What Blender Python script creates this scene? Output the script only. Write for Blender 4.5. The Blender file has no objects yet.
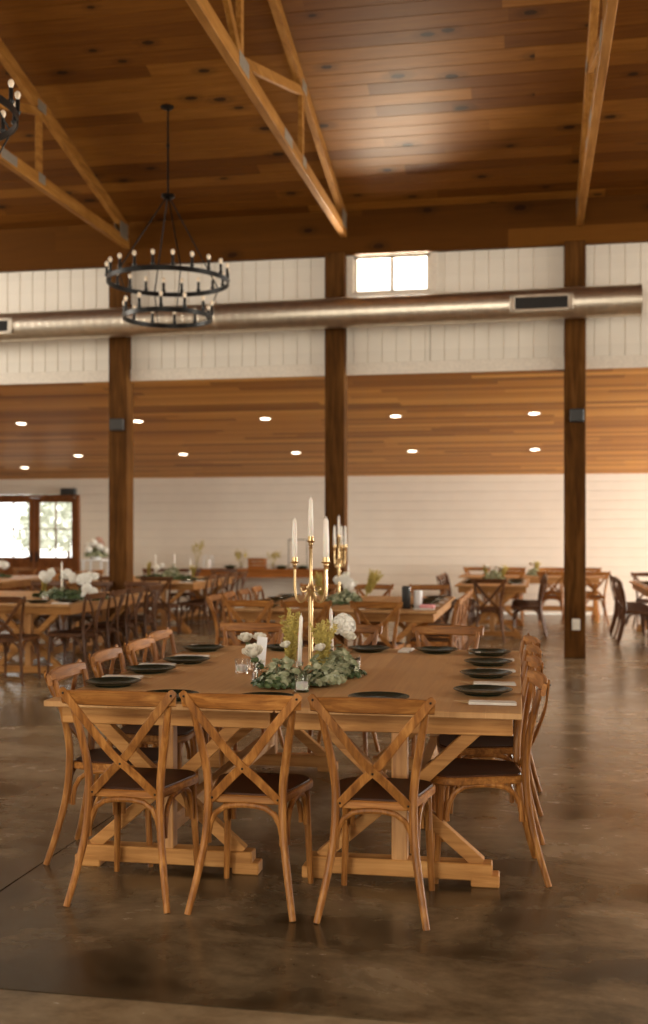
import bpy, math, random
from mathutils import Vector, Matrix, Euler
random.seed(7)
scene = bpy.context.scene
COL = scene.collection
R = math.radians
PI = math.pi

# ------------------------------------------------------------------ mesh helpers
class MB:
    def __init__(s):
        s.v = []; s.f = []; s.m = []
        s.mi = 0
    def add(s, verts, faces, mi=None):
        o = len(s.v)
        s.v += [tuple(p) for p in verts]
        s.f += [tuple(i + o for i in f) for f in faces]
        s.m += [s.mi if mi is None else mi] * len(faces)
    def box(s, c, d, bev=0.0, rot=None):
        """box with chamfered edges, centre c, full size d"""
        hx, hy, hz = d[0] / 2, d[1] / 2, d[2] / 2
        b = min(bev, hx * .9, hy * .9, hz * .9)
        c = Vector(c)
        def T(p):
            p = Vector(p)
            if rot is not None: p = rot @ p
            return p + c
        if b <= 0:
            vs = [T((x, y, z)) for x in (-hx, hx) for y in (-hy, hy) for z in (-hz, hz)]
            fs = [(0, 1, 3, 2), (4, 6, 7, 5), (0, 4, 5, 1), (2, 3, 7, 6), (0, 2, 6, 4), (1, 5, 7, 3)]
            s.add(vs, fs); return
        vs = []; idx = {}
        for sx in (-1, 1):
            for sy in (-1, 1):
                for sz in (-1, 1):
                    for ax in range(3):
                        p = [sx * (hx - b), sy * (hy - b), sz * (hz - b)]
                        p[ax] = (sx * hx, sy * hy, sz * hz)[ax]
                        idx[(sx, sy, sz, ax)] = len(vs); vs.append(T(p))
        fs = []
        I = idx
        for ax in range(3):
            o1, o2 = (ax + 1) % 3, (ax + 2) % 3
            for sg in (-1, 1):
                q = []
                for a, b2 in ((-1, -1), (1, -1), (1, 1), (-1, 1)):
                    k = [0, 0, 0]; k[ax] = sg; k[o1] = a; k[o2] = b2
                    q.append(I[(k[0], k[1], k[2], ax)])
                if sg < 0: q.reverse()
                fs.append(tuple(q))
        for ax in range(3):           # edges along ax
            o1, o2 = (ax + 1) % 3, (ax + 2) % 3
            for a in (-1, 1):
                for b2 in (-1, 1):
                    k0 = [0, 0, 0]; k1 = [0, 0, 0]
                    k0[ax] = -1; k1[ax] = 1
                    for k in (k0, k1): k[o1] = a; k[o2] = b2
                    q = [I[(*k0, o1)], I[(*k1, o1)], I[(*k1, o2)], I[(*k0, o2)]]
                    if a * b2 > 0: q.reverse()
                    fs.append(tuple(q))
        for sx in (-1, 1):
            for sy in (-1, 1):
                for sz in (-1, 1):
                    q = [I[(sx, sy, sz, 0)], I[(sx, sy, sz, 1)], I[(sx, sy, sz, 2)]]
                    if sx * sy * sz < 0: q.reverse()
                    fs.append(tuple(q))
        s.add(vs, fs)
    def beam(s, p0, p1, w, h, side=(1, 0, 0), bev=0.0):
        """rectangular bar from p0 to p1; w along 'side', h across"""
        p0, p1 = Vector(p0), Vector(p1)
        t = (p1 - p0).normalized(); sd = Vector(side)
        sd = (sd - t * sd.dot(t)).normalized(); up = t.cross(sd)
        M = Matrix((sd, t, -up)).transposed()
        s.box((p0 + p1) / 2, (w, (p1 - p0).length, h), bev, M)
    def tube(s, pts, rad, n=10, caps=True):
        pts = [Vector(p) for p in pts]
        if not hasattr(rad, '__len__'): rad = [rad] * len(pts)
        N = None; rings = []
        for i, p in enumerate(pts):
            a = pts[max(i - 1, 0)]; b = pts[min(i + 1, len(pts) - 1)]
            t = (b - a).normalized()
            if N is None:
                ref = Vector((1, 0, 0)) if abs(t.x) < .8 else Vector((0, 1, 0))
                N = (ref - t * ref.dot(t)).normalized()
            else:
                N = (N - t * N.dot(t)).normalized()
            Bn = t.cross(N)
            rings.append([p + (N * math.cos(2 * PI * k / n) + Bn * math.sin(2 * PI * k / n)) * rad[i] for k in range(n)])
        vs = [q for r in rings for q in r]
        fs = []
        for i in range(len(rings) - 1):
            for k in range(n):
                k2 = (k + 1) % n
                fs.append((i * n + k, i * n + k2, (i + 1) * n + k2, (i + 1) * n + k))
        if caps:
            fs.append(tuple(range(n - 1, -1, -1)))
            fs.append(tuple(range((len(rings) - 1) * n, len(rings) * n)))
        s.add(vs, fs)
    def lathe(s, prof, n=24, c=(0, 0, 0)):
        c = Vector(c); vs = []; fs = []
        for (r, z) in prof:
            for k in range(n):
                vs.append(c + Vector((r * math.cos(2 * PI * k / n), r * math.sin(2 * PI * k / n), z)))
        for i in range(len(prof) - 1):
            for k in range(n):
                k2 = (k + 1) % n
                fs.append((i * n + k, i * n + k2, (i + 1) * n + k2, (i + 1) * n + k))
        if prof[0][0] > 1e-5: fs.append(tuple(range(n - 1, -1, -1)))
        if prof[-1][0] > 1e-5: fs.append(tuple(range((len(prof) - 1) * n, len(prof) * n)))
        s.add(vs, fs)
    def ribbon(s, pts, nrm, wid, thk, ch=.25):
        """flat bent strip: nrm = thickness direction per point"""
        pts = [Vector(p) for p in pts]
        m = len(pts)
        if not hasattr(wid, '__len__'): wid = [wid] * m
        rings = []
        for i, p in enumerate(pts):
            a = pts[max(i - 1, 0)]; b = pts[min(i + 1, m - 1)]
            t = (b - a).normalized()
            nn = Vector(nrm[i]) if hasattr(nrm[0], '__len__') else Vector(nrm)
            nn = (nn - t * nn.dot(t)).normalized()
            bb = t.cross(nn)
            h, q = thk / 2, wid[i] / 2
            e = min(h, q) * ch * 2
            sec = [(q, h - e), (q - e, h), (-q + e, h), (-q, h - e), (-q, -h + e), (-q + e, -h), (q - e, -h), (q, -h + e)]
            rings.append([p + bb * x + nn * y for x, y in sec])
        vs = [q for r in rings for q in r]; fs = []
        n = 8
        for i in range(m - 1):
            for k in range(n):
                k2 = (k + 1) % n
                fs.append((i * n + k, i * n + k2, (i + 1) * n + k2, (i + 1) * n + k))
        fs.append(tuple(range(n - 1, -1, -1))); fs.append(tuple(range((m - 1) * n, m * n)))
        s.add(vs, fs)
    def prism(s, outline, z0, z1, bev=0.0):
        """closed outline (ccw) extruded z0..z1 with a small chamfer on both rims"""
        n = len(outline)
        cx = sum(p[0] for p in outline) / n; cy = sum(p[1] for p in outline) / n
        def inset(d):
            r = []
            for (x, y) in outline:
                l = math.hypot(x - cx, y - cy) or 1
                r.append((x - (x - cx) / l * d, y - (y - cy) / l * d))
            return r
        layers = [(inset(bev), z0), (outline, z0 + bev), (outline, z1 - bev), (inset(bev), z1)] if bev > 0 else [(outline, z0), (outline, z1)]
        vs = [(x, y, z) for o, z in layers for x, y in o]; fs = []
        for i in range(len(layers) - 1):
            for k in range(n):
                k2 = (k + 1) % n
                fs.append((i * n + k, i * n + k2, (i + 1) * n + k2, (i + 1) * n + k))
        fs.append(tuple(range(n - 1, -1, -1))); fs.append(tuple(range((len(layers) - 1) * n, len(layers) * n)))
        s.add(vs, fs)
    def mesh(s, name, mats, smooth=35):
        me = bpy.data.meshes.new(name)
        me.from_pydata(s.v, [], s.f)
        if not isinstance(mats, (list, tuple)): mats = [mats]
        for m in mats: me.materials.append(m)
        if len(mats) > 1: me.polygons.foreach_set('material_index', s.m)
        if smooth:
            me.polygons.foreach_set('use_smooth', [True] * len(me.polygons))
            me.set_sharp_from_angle(angle=R(smooth))
        me.update(); me.validate()
        return me
    def build(s, name, mats, parent=None, smooth=35, loc=None, rot=None):
        o = bpy.data.objects.new(name, s.mesh(name, mats, smooth))
        COL.objects.link(o)
        if parent is not None: o.parent = parent
        if loc is not None: o.location = loc
        if rot is not None: o.rotation_euler = rot
        return o

def empty(name, loc=(0, 0, 0), rz=0.0):
    o = bpy.data.objects.new(name, None); COL.objects.link(o)
    o.empty_display_size = .1; o.location = loc; o.rotation_euler = (0, 0, rz)
    return o
def tag(o, label, cat, group=None):
    o['label'] = label; o['category'] = cat
    if group: o['group'] = group
    return o
def struct(o):
    o['kind'] = 'structure'; return o
def copy_tree(o, parent=None):
    c = o.copy(); COL.objects.link(c)
    if parent is not None: c.parent = parent
    for ch in list(o.children): copy_tree(ch, c)
    return c
def bez(p, n):
    """smooth Catmull-Rom through the points, n steps per span"""
    p = [Vector(q) for q in p]; out = []
    for i in range(len(p) - 1):
        p0 = p[max(i - 1, 0)]; p1 = p[i]; p2 = p[i + 1]; p3 = p[min(i + 2, len(p) - 1)]
        for k in range(n):
            t = k / n
            out.append(.5 * ((2 * p1) + (p2 - p0) * t + (2 * p0 - 5 * p1 + 4 * p2 - p3) * t * t + (3 * p1 - p0 - 3 * p2 + p3) * t ** 3))
    out.append(p[-1]); return out

# ------------------------------------------------------------------ materials
def srgb(r, g, b):
    f = lambda c: (c / 255 / 12.92) if c / 255 <= .04045 else ((c / 255 + .055) / 1.055) ** 2.4
    return (f(r), f(g), f(b), 1)
class NT:
    def __init__(s, name):
        s.mat = bpy.data.materials.new(name); s.mat.use_nodes = True
        s.t = s.mat.node_tree; s.n = s.t.nodes; s.l = s.t.links
        s.bsdf = s.n['Principled BSDF']
    def new(s, typ, **kw):
        x = s.n.new(typ)
        for k, v in kw.items(): setattr(x, k, v)
        return x
    def set(s, sock, v):
        if isinstance(v, bpy.types.NodeSocket): s.l.new(v, sock)
        else: sock.default_value = v
    def math(s, op, a, b=None, c=None, clamp=False):
        x = s.new('ShaderNodeMath', operation=op, use_clamp=clamp)
        s.set(x.inputs[0], a)
        if b is not None: s.set(x.inputs[1], b)
        if c is not None: s.set(x.inputs[2], c)
        return x.outputs[0]
    def comb(s, x, y, z):
        n = s.new('ShaderNodeCombineXYZ')
        for i, v in enumerate((x, y, z)): s.set(n.inputs[i], v)
        return n.outputs[0]
    def obj(s):
        n = s.new('ShaderNodeTexCoord'); sp = s.new('ShaderNodeSeparateXYZ')
        s.l.new(n.outputs['Object'], sp.inputs[0]); return n.outputs['Object'], sp.outputs
    def noise(s, vec, scale, detail=4, rough=.55, dist=0.0):
        n = s.new('ShaderNodeTexNoise')
        s.l.new(vec, n.inputs['Vector']); n.inputs['Scale'].default_value = scale
        n.inputs['Detail'].default_value = detail; n.inputs['Roughness'].default_value = rough
        n.inputs['Distortion'].default_value = dist
        return n.outputs['Fac']
    def white(s, vec):
        n = s.new('ShaderNodeTexWhiteNoise', noise_dimensions='3D'); s.l.new(vec, n.inputs['Vector']); return n.outputs['Value']
    def ramp(s, fac, stops):
        n = s.new('ShaderNodeValToRGB'); s.set(n.inputs[0], fac)
        e = n.color_ramp.elements
        while len(e) < len(stops): e.new(.5)
        for i, (p, c) in enumerate(stops): e[i].position = p; e[i].color = c
        return n.outputs[0]
    def mix(s, fac, a, b, blend='MIX'):
        n = s.new('ShaderNodeMix', data_type='RGBA', blend_type=blend)
        s.set(n.inputs[0], fac); s.set(n.inputs[6], a); s.set(n.inputs[7], b); return n.outputs[2]
    def bump(s, h, strength, dist=.01):
        n = s.new('ShaderNodeBump'); n.inputs['Strength'].default_value = strength; n.inputs['Distance'].default_value = dist
        s.l.new(h, n.inputs['Height']); s.l.new(n.outputs[0], s.bsdf.inputs['Normal'])
    def fin(s, color=None, rough=None, metal=None, spec=None, **kw):
        b = s.bsdf.inputs
        if color is not None: s.set(b['Base Color'], color)
        if rough is not None: s.set(b['Roughness'], rough)
        if metal is not None: s.set(b['Metallic'], metal)
        if spec is not None: s.set(b['Specular IOR Level'], spec)
        for k, v in kw.items(): s.set(b[k.replace('_', ' ')], v)
        return s.mat
def plain(name, col, rough=.5, metal=0.0, var=.08, nscale=30, **kw):
    t = NT(name); vec, _ = t.obj()
    f = t.noise(vec, nscale, 3)
    d = tuple(c * (1 - var) for c in col[:3]) + (1,); l = tuple(min(1, c * (1 + var)) for c in col[:3]) + (1,)
    return t.fin(t.ramp(f, [(.3, d), (.7, l)]), rough, metal, **kw)
def wood(name, dark, mid, light, axis='Z', scale=1.0, rough=.45, rnd=.25, spec=.5):
    t = NT(name); vec, xyz = t.obj()
    st = {'X': (1.2, 16, 16), 'Y': (16, 1.2, 16), 'Z': (16, 16, 1.2)}[axis]
    oi = t.new('ShaderNodeObjectInfo')
    mp = t.new('ShaderNodeMapping'); t.l.new(vec, mp.inputs[0])
    mp.inputs['Scale'].default_value = tuple(a * scale for a in st)
    rv = t.math('MULTIPLY', oi.outputs['Random'], 40.0)
    t.l.new(t.comb(rv, rv, rv), mp.inputs['Location'])
    g = t.noise(mp.outputs[0], 2.2, 6, .6, .6)
    big = t.noise(vec, 5 * scale, 2)
    f = t.math('ADD', t.math('MULTIPLY', g, .75), t.math('MULTIPLY', big, .25))
    col = t.ramp(f, [(.33, dark), (.5, mid), (.66, light)])
    hs = t.new('ShaderNodeHueSaturation'); t.l.new(col, hs.inputs['Color'])
    t.set(hs.inputs['Value'], t.math('ADD', t.math('MULTIPLY', oi.outputs['Random'], rnd), 1 - rnd / 2))
    t.bump(g, .25, .002)
    return t.fin(hs.outputs[0], t.math('ADD', t.math('MULTIPLY', g, .2), rough - .1), spec=spec)
def boards(name, stops, w, L, along='X', across='Y', rough=.4, knots=True, off=0.0, knotcol=(.022, .008, .002, 1), grain=.35, spec=.5):
    """long boards laid side by side: each board its own tone, grain, knots and butt joints"""
    t = NT(name); vec, xyz = t.obj()
    a = xyz['XYZ'.index(along)]; c = xyz['XYZ'.index(across)]
    row = t.math('FLOOR', t.math('DIVIDE', t.math('ADD', c, off), w))
    r1 = t.white(t.comb(row, 3.3, 1.7))
    u = t.math('ADD', t.math('DIVIDE', a, L), t.math('MULTIPLY', r1, 7.3))
    seg = t.math('FLOOR', u)
    r2 = t.white(t.comb(row, seg, 5.1))
    gv = t.comb(t.math('ADD', t.math('MULTIPLY', a, 1.1), t.math('MULTIPLY', r2, 60.0)), t.math('MULTIPLY', c, 17.0), t.math('MULTIPLY', r2, 9.0))
    g = t.noise(gv, 1.6, 6, .62, .8)
    fac = t.math('ADD', t.math('MULTIPLY', r2, 1 - grain), t.math('MULTIPLY', g, grain))
    col = t.ramp(fac, stops)
    if knots:
        kv = t.comb(t.math('ADD', t.math('MULTIPLY', a, .8), 0.0), t.math('MULTIPLY', c, 1.6), 0.0)
        vo = t.new('ShaderNodeTexVoronoi', voronoi_dimensions='2D'); t.l.new(kv, vo.inputs['Vector']); vo.inputs['Scale'].default_value = 1.45
        rk = t.white(vo.outputs['Position'])
        size = t.math('MULTIPLY', t.math('GREATER_THAN', rk, .35), t.math('ADD', t.math('MULTIPLY', rk, .06), .035))
        wob = t.noise(vec, 22, 2)
        dd = t.math('ADD', vo.outputs['Distance'], t.math('MULTIPLY', t.math('SUBTRACT', wob, .5), .05))
        k = t.math('DIVIDE', t.math('SUBTRACT', size, dd), .02, clamp=True)
        col = t.mix(t.math('MULTIPLY', k, .9), col, knotcol)
        ring = t.math('DIVIDE', t.math('SUBTRACT', t.math('MULTIPLY', size, 2.6), dd), .09, clamp=True)
        col = t.mix(t.math('MULTIPLY', ring, .3), col, knotcol)
    t.bump(g, .15, .003)
    return t.fin(col, t.math('ADD', t.math('MULTIPLY', g, .18), rough - .09), spec=spec)

M = {}
M['ceil'] = boards('stained_pine_ceiling', [(.15, (.080, .025, .003, 1)), (.42, (.135, .047, .006, 1)), (.66, (.200, .077, .011, 1)), (.88, (.290, .122, .022, 1))], .19, 3.6, rough=.5, spec=.10, grain=.55)
M['lean'] = boards('pine_low_ceiling', [(.15, (.26, .092, .010, 1)), (.45, (.46, .190, .030, 1)), (.7, (.57, .260, .050, 1)), (.88, (.66, .33, .075, 1))], .15, 3.4, rough=.45, knots=False, spec=.15)
M['header'] = boards('stained_header_boards', [(.12, (.060, .019, .002, 1)), (.5, (.105, .037, .004, 1)), (.88, (.15, .056, .008, 1))], .26, 3.9, across='Z', rough=.6, spec=.06)
M['post'] = wood('rough_timber_post', (.035, .012, .002, 1), (.085, .033, .006, 1), (.140, .060, .014, 1), 'Z', .5, .7, .15, spec=.08)
M['truss'] = wood('truss_lumber', (.20, .080, .013, 1), (.32, .140, .028, 1), (.42, .20, .050, 1), 'Y', .5, .6, .1, spec=.1)
def paint(name, col, along, across, w):
    t = NT(name); vec, xyz = t.obj()
    row = t.math('FLOOR', t.math('DIVIDE', xyz['XYZ'.index(across)], w))
    r = t.white(t.comb(row, 1.3, 2.2)); n = t.noise(vec, 3, 4)
    f = t.math('ADD', t.math('MULTIPLY', r, .5), t.math('MULTIPLY', n, .5))
    d = tuple(c * .93 for c in col[:3]) + (1,); l = tuple(min(1, c * 1.05) for c in col[:3]) + (1,)
    return t.fin(t.ramp(f, [(.25, d), (.75, l)]), .55, spec=.35)
M['ship'] = paint('cream_shiplap_paint', (.76, .69, .60, 1), 'X', 'Z', .175)
M['batten'] = paint('cream_board_paint', (.83, .77, .68, 1), 'Z', 'X', .18)
M['whitetrim'] = plain('white_trim_paint', (.74, .67, .58, 1), .5)
CW = ((.125, .042, .008, 1), (.265, .100, .020, 1), (.45, .20, .050, 1))
M['chair_z'] = wood('chair_elm_upright', *CW, 'Z', 1.2, .45, .3, spec=.25)
M['chair_x'] = wood('chair_elm_rail', *CW, 'X', 1.2, .45, .3, spec=.25)
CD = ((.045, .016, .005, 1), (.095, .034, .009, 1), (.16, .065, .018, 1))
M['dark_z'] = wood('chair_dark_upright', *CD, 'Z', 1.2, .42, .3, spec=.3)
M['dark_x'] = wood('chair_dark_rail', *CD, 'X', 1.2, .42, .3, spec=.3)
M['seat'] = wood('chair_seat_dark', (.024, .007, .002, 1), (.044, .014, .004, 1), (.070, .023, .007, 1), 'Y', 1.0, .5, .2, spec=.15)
M['table_y'] = boards('table_top_planks', [(.1, (.35, .175, .066, 1)), (.5, (.49, .27, .112, 1)), (.9, (.60, .36, .165, 1))], .148, 9.0, along='Y', across='X', rough=.55, grain=.8, spec=.2, off=.52, knots=False)
TW = ((.28, .115, .028, 1), (.44, .205, .060, 1), (.55, .285, .095, 1))
M['table_x'] = wood('table_frame_crosswise', *TW, 'X', .8, .55, .12, spec=.2)
M['table_z'] = wood('table_frame_upright', *TW, 'Z', .8, .5, .12)
M['table_l'] = wood('table_frame_lengthwise', *TW, 'Y', .8, .5, .12)
M['doorwood'] = wood('stained_door_wood', (.10, .030, .006, 1), (.18, .058, .011, 1), (.25, .09, .02, 1), 'Z', .7, .45, .1, spec=.2)
M['darkwood'] = wood('dark_console_wood', (.17, .05, .008, 1), (.30, .10, .016, 1), (.40, .145, .028, 1), 'X', .7, .45, .1, spec=.2)
M['black'] = plain('matte_black_metal', (.012, .011, .010, 1), .35, .6)
M['blackplastic'] = plain('black_plastic', (.014, .013, .012, 1), .45)
M['greybox'] = plain('grey_cast_box', (.035, .03, .025, 1), .6)
M['whiteplastic'] = plain('ivory_plastic', (.70, .65, .56, 1), .4)
M['galv'] = plain('galvanised_steel', (.66, .59, .49, 1), .38, 1.0, .1, 9)
M['galvplate'] = plain('zinc_connector_plate', (.26, .22, .17, 1), .55, .4, .12, 20)
M['gold'] = plain('brushed_gold', (.60, .43, .22, 1), .34, 1.0, .06, 40)
M['plate'] = plain('black_green_glaze', (.008, .018, .012, 1), .27, 0, .1, 20, spec=.25, Coat_Weight=.08, Coat_Roughness=.05)
M['napkin'] = plain('white_linen', (.74, .70, .64, 1), .8, 0, .05, 60)
M['wax'] = plain('ivory_wax', (.83, .79, .72, 1), .45, 0, .03, 20, Subsurface_Weight=.15)
M['paper'] = plain('white_card', (.76, .76, .76, 1), .6, 0, .03)
M['petal'] = plain('white_petal', (.90, .88, .82, 1), .6, 0, .06, 60)
M['rosepetal'] = plain('cream_rose_petal', (.82, .78, .68, 1), .55, 0, .06, 60)
M['blush'] = plain('blush_petal', (.55, .32, .24, 1), .6, 0, .2, 40)
M['pink'] = plain('pink_fabric', (.75, .33, .34, 1), .7, 0, .1)
M['stem'] = plain('green_stem', (.07, .10, .035, 1), .55, 0, .2)
M['gild'] = plain('goldenrod_plume', (.50, .40, .11, 1), .7, 0, .3, 60)
def leafmat(name, a, b, c):
    t = NT(name); vec, _ = t.obj()
    n = t.noise(vec, 26, 2)
    return t.fin(t.ramp(n, [(.3, a), (.5, b), (.7, c)]), .5, spec=.3)
M['euca'] = leafmat('eucalyptus_leaf', (.15, .175, .09, 1), (.31, .33, .20, 1), (.50, .51, .36, 1))
M['leaf'] = leafmat('dark_green_leaf', (.025, .045, .016, 1), (.06, .095, .035, 1), (.12, .165, .07, 1))
M['hedge'] = leafmat('outdoor_leaf', (.42, .45, .36, 1), (.52, .55, .46, 1), (.62, .64, .56, 1))
M['soil'] = plain('dry_gravel_ground', (.42, .39, .33, 1), .9, 0, .15, 2)
def glassmat(name, col, rough=0.0):
    t = NT(name); vec, _ = t.obj(); n = t.noise(vec, 30, 2)
    return t.fin(col, t.math('ADD', t.math('MULTIPLY', n, .04), rough), Transmission_Weight=1.0, IOR=1.45)
M['glass'] = glassmat('clear_glass', (.96, .97, .96, 1))
M['bulb'] = None
def thinpane(name):
    t = NT(name)
    tr = t.new('ShaderNodeBsdfTransparent'); gl = t.new('ShaderNodeBsdfGlossy'); gl.inputs['Roughness'].default_value = .02
    fr = t.new('ShaderNodeFresnel'); fr.inputs['IOR'].default_value = 1.35
    mx = t.new('ShaderNodeMixShader'); t.l.new(fr.outputs[0], mx.inputs[0]); t.l.new(tr.outputs[0], mx.inputs[1]); t.l.new(gl.outputs[0], mx.inputs[2])
    t.l.new(mx.outputs[0], t.n['Material Output'].inputs['Surface'])
    return t.mat
M['pane'] = thinpane('window_pane_glass')
def emis(name, col, s):
    t = NT(name)
    return t.fin((col[0] * .8, col[1] * .8, col[2] * .8, 1), .4, Emission_Color=col, Emission_Strength=s)
M['lamp'] = emis('warm_downlight_lens', (1, .86, .66, 1), 8.0)
M['bulb'] = emis('clear_bulb_glow', (1, .82, .60, 1), .12)
def floormat():
    t = NT('stained_polished_concrete'); vec, xyz = t.obj()
    mp = t.new('ShaderNodeMapping'); t.l.new(vec, mp.inputs[0]); mp.inputs['Scale'].default_value = (1, 1.5, 1); mp.inputs['Location'].default_value = (3.1, 1.7, 0)
    big = t.noise(mp.outputs[0], .55, 5, .6, .3)
    mid = t.noise(mp.outputs[0], 1.5, 8, .66, .35)
    fine = t.noise(vec, 16, 6, .72)
    f = t.math('ADD', t.math('ADD', t.math('MULTIPLY', big, .50), t.math('MULTIPLY', mid, .42)), t.math('MULTIPLY', fine, .08))
    f = t.math('ADD', t.math('MULTIPLY', t.math('SUBTRACT', f, .5), 2.2), .5)
    # irregular darkening around the front table: stained concrete plus painted-in shade
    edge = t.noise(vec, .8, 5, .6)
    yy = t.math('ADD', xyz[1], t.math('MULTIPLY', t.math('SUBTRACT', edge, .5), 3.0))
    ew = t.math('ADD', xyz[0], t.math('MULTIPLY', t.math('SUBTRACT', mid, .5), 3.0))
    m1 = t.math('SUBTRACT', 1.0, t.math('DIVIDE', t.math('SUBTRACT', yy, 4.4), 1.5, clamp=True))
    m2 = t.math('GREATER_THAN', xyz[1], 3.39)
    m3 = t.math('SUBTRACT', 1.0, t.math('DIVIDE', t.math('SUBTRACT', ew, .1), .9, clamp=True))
    stain_shade = t.math('MULTIPLY', t.math('MULTIPLY', m1, m2), t.math('ADD', t.math('MULTIPLY', m3, .7), .3))
    f = t.math('SUBTRACT', t.math('ADD', f, .15), t.math('MULTIPLY', stain_shade, .24))
    col = t.ramp(f, [(.12, (.017, .012, .006, 1)), (.30, (.045, .031, .016, 1)), (.45, (.110, .078, .043, 1)), (.60, (.200, .145, .085, 1)), (.80, (.31, .235, .145, 1))])
    rough = t.math('ADD', t.math('MULTIPLY', mid, .30), .09)
    t.bump(fine, .04, .004)
    return t.fin(col, rough, spec=.5)
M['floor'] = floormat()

# ------------------------------------------------------------------ the hall
YP = 13.62          # front face of the post line
def grooved(name, mat, x0, x1, n0, n1, w, depth, gap, flip=False):
    """sheet in local XY (boards along X, pitch w along Y) with real grooves of the given depth (into -Z)"""
    mb = MB()
    prof = []
    y = n0
    while y < n1 - 1e-6:
        y2 = min(y + w, n1)
        prof += [(y + gap / 2, 0), (y2 - gap / 2, 0), (y2 - gap / 4, -depth), (y2 + gap / 4, -depth)]
        y = y2
    prof = prof[:-1]
    vs = []; fs = []
    for (yy, zz) in prof: vs += [(x0, yy, zz), (x1, yy, zz)]
    for i in range(len(prof) - 1):
        a = 2 * i
        fs.append((a, a + 1, a + 3, a + 2))
    T = .04
    nb = len(vs)
    vs += [(x0, prof[0][0], -T), (x1, prof[0][0], -T), (x0, prof[-1][0], -T), (x1, prof[-1][0], -T)]
    fs.append((nb, nb + 2, nb + 3, nb + 1))
    fs.append((0, nb, nb + 1, 1)); e = 2 * (len(prof) - 1); fs.append((e, e + 1, nb + 3, nb + 2))
    mb.add(vs, fs)
    return struct(mb.build(name, mat, smooth=0))

XL, XR = -12.5, 10.0
# floor: slabs with saw-cut joints
mb = MB()
xs = [XL - 1, -8.0, -2.2, 3.6, XR + 1]; ys = [-6.2, -2.4, 3.39, 9.2, 15.0, 21.0]
g = .002
for i in range(len(xs) - 1):
    for j in range(len(ys) - 1):
        x0, x1, y0, y1 = xs[i] + g, xs[i + 1] - g, ys[j] + g, ys[j + 1] - g
        mb.box(((x0 + x1) / 2, (y0 + y1) / 2, -.05), (x1 - x0, y1 - y0, .1), .003)
mb.box(((xs[0] + xs[-1]) / 2, (ys[0] + ys[-1]) / 2, -.11), (xs[-1] - xs[0], ys[-1] - ys[0], .1))
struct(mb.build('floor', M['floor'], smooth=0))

# main ceiling: two slopes meeting at a ridge, planks run along the hall
RIDGE = 5.0; SL = .25; EZ = 5.53; EY = 13.70
ang = math.atan(SL); LEN = (EY - RIDGE) / math.cos(ang) + .25
def ceil_obj(name, mat, y, z, rx, length):
    o = grooved(name, mat, XL - .3, XR + .3, 0, length, .19, .008, .008)
    o.location = (0, y, z); o.rotation_euler = (rx, 0, 0); return o
# local +Y runs up the slope away from the eave, local +Z must face down
o = ceil_obj('ceiling', M['ceil'], EY + .2, EZ - .05, 0, LEN)
o.rotation_euler = Matrix(((1, 0, 0), (0, -math.cos(ang), -math.sin(ang)), (0, math.sin(ang), -math.cos(ang)))).transposed().transposed().to_euler()
o.scale = (1, 1, 1)
o2 = grooved('ceiling_front', M['ceil'], XL - .3, XR + .3, 0, LEN, .19, .008, .008)
o2.location = (0, 2 * RIDGE - EY - .2, EZ - .05)
o2.rotation_euler = Matrix(((-1, 0, 0), (0, math.cos(ang), -math.sin(ang)), (0, math.sin(ang) , -math.cos(ang)))).to_euler()
# low ceiling of the side aisle
LY0, LZ0, LSL = 13.78, 3.482, -.1236
la = math.atan(-LSL)
o3 = grooved('ceiling_aisle', M['lean'], -XR, -XL, 0, 7.4, .15, .006, .006)
o3.location = (0, LY0 + .0, LZ0)
ca, sa = math.cos(la), math.sin(la)
o3.rotation_euler = Matrix(((-1, 0, 0), (0, ca, -sa), (0, -sa, -ca))).to_euler()

# back wall (horizontal boards) around the glazed doors
DX0, DX1, DZ = -10.93, -8.98, 2.225
def backpanel(name, x0, x1, z0, z1):
    o = grooved(name, M['ship'], x0, x1, z0, z1, .175, .012, .015)
    o.location = (0, 21.0, 0); o.rotation_euler = (R(90), 0, 0); return o
backpanel('wall_back', DX1, XR + 1, 0, 2.72)
backpanel('wall_back_left', XL - 1, DX0, 0, 2.72)
backpanel('wall_back_above', DX0, DX1, 2.225 + .05, 2.72)
# loft wall between the posts: vertical boards; opening for the window
WX0, WX1, WZ0, WZ1 = -2.235, -1.275, 4.505, 4.975
def loft(name, x0, x1, z0, z1):
    o = grooved(name, M['batten'], z0, z1, x0, x1, .18, .009, .010)
    o.location = (0, LY0, 0)
    # local X -> world Z, local Y -> world X, local Z -> world -Y
    o.rotation_euler = Matrix(((0, 1, 0), (0, 0, -1), (-1, 0, 0))).to_euler()
    return o
def loftm(name, x0, x1, z0, z1):
    o = grooved(name, M['batten'], -z1, -z0, x0, x1, .18, .012, .016)
    o.location = (0, LY0, 0)
    o.rotation_euler = Matrix(((0, 1, 0), (0, 0, -1), (-1, 0, 0))).to_euler()
    return o
loftm('wall_loft_left', XL, WX0, 3.482, 5.02)
loftm('wall_loft_below', WX0, WX1, 3.482, WZ0)
loftm('wall_loft_right', WX1, XR, 3.482, 5.02)
wallbox_l = MB()
for c, d in (((((XL + WX0) / 2), LY0 + .06, 4.25), (WX0 - XL, .04, 1.54)), (((WX1 + XR) / 2, LY0 + .06, 4.25), (XR - WX1, .04, 1.54)), (((WX0 + WX1) / 2, LY0 + .06, (3.482 + WZ0) / 2), (WX1 - WX0, .04, WZ0 - 3.482))): wallbox_l.box(c, d)
struct(wallbox_l.build('wall_loft_backing', M['whitetrim'], smooth=0))
mb = MB(); mb.box(((XL + XR) / 2, LY0 - .012, 3.557), (XR - XL, .024, .15), .004); struct(mb.build('trim_loft', M['whitetrim']))
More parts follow.
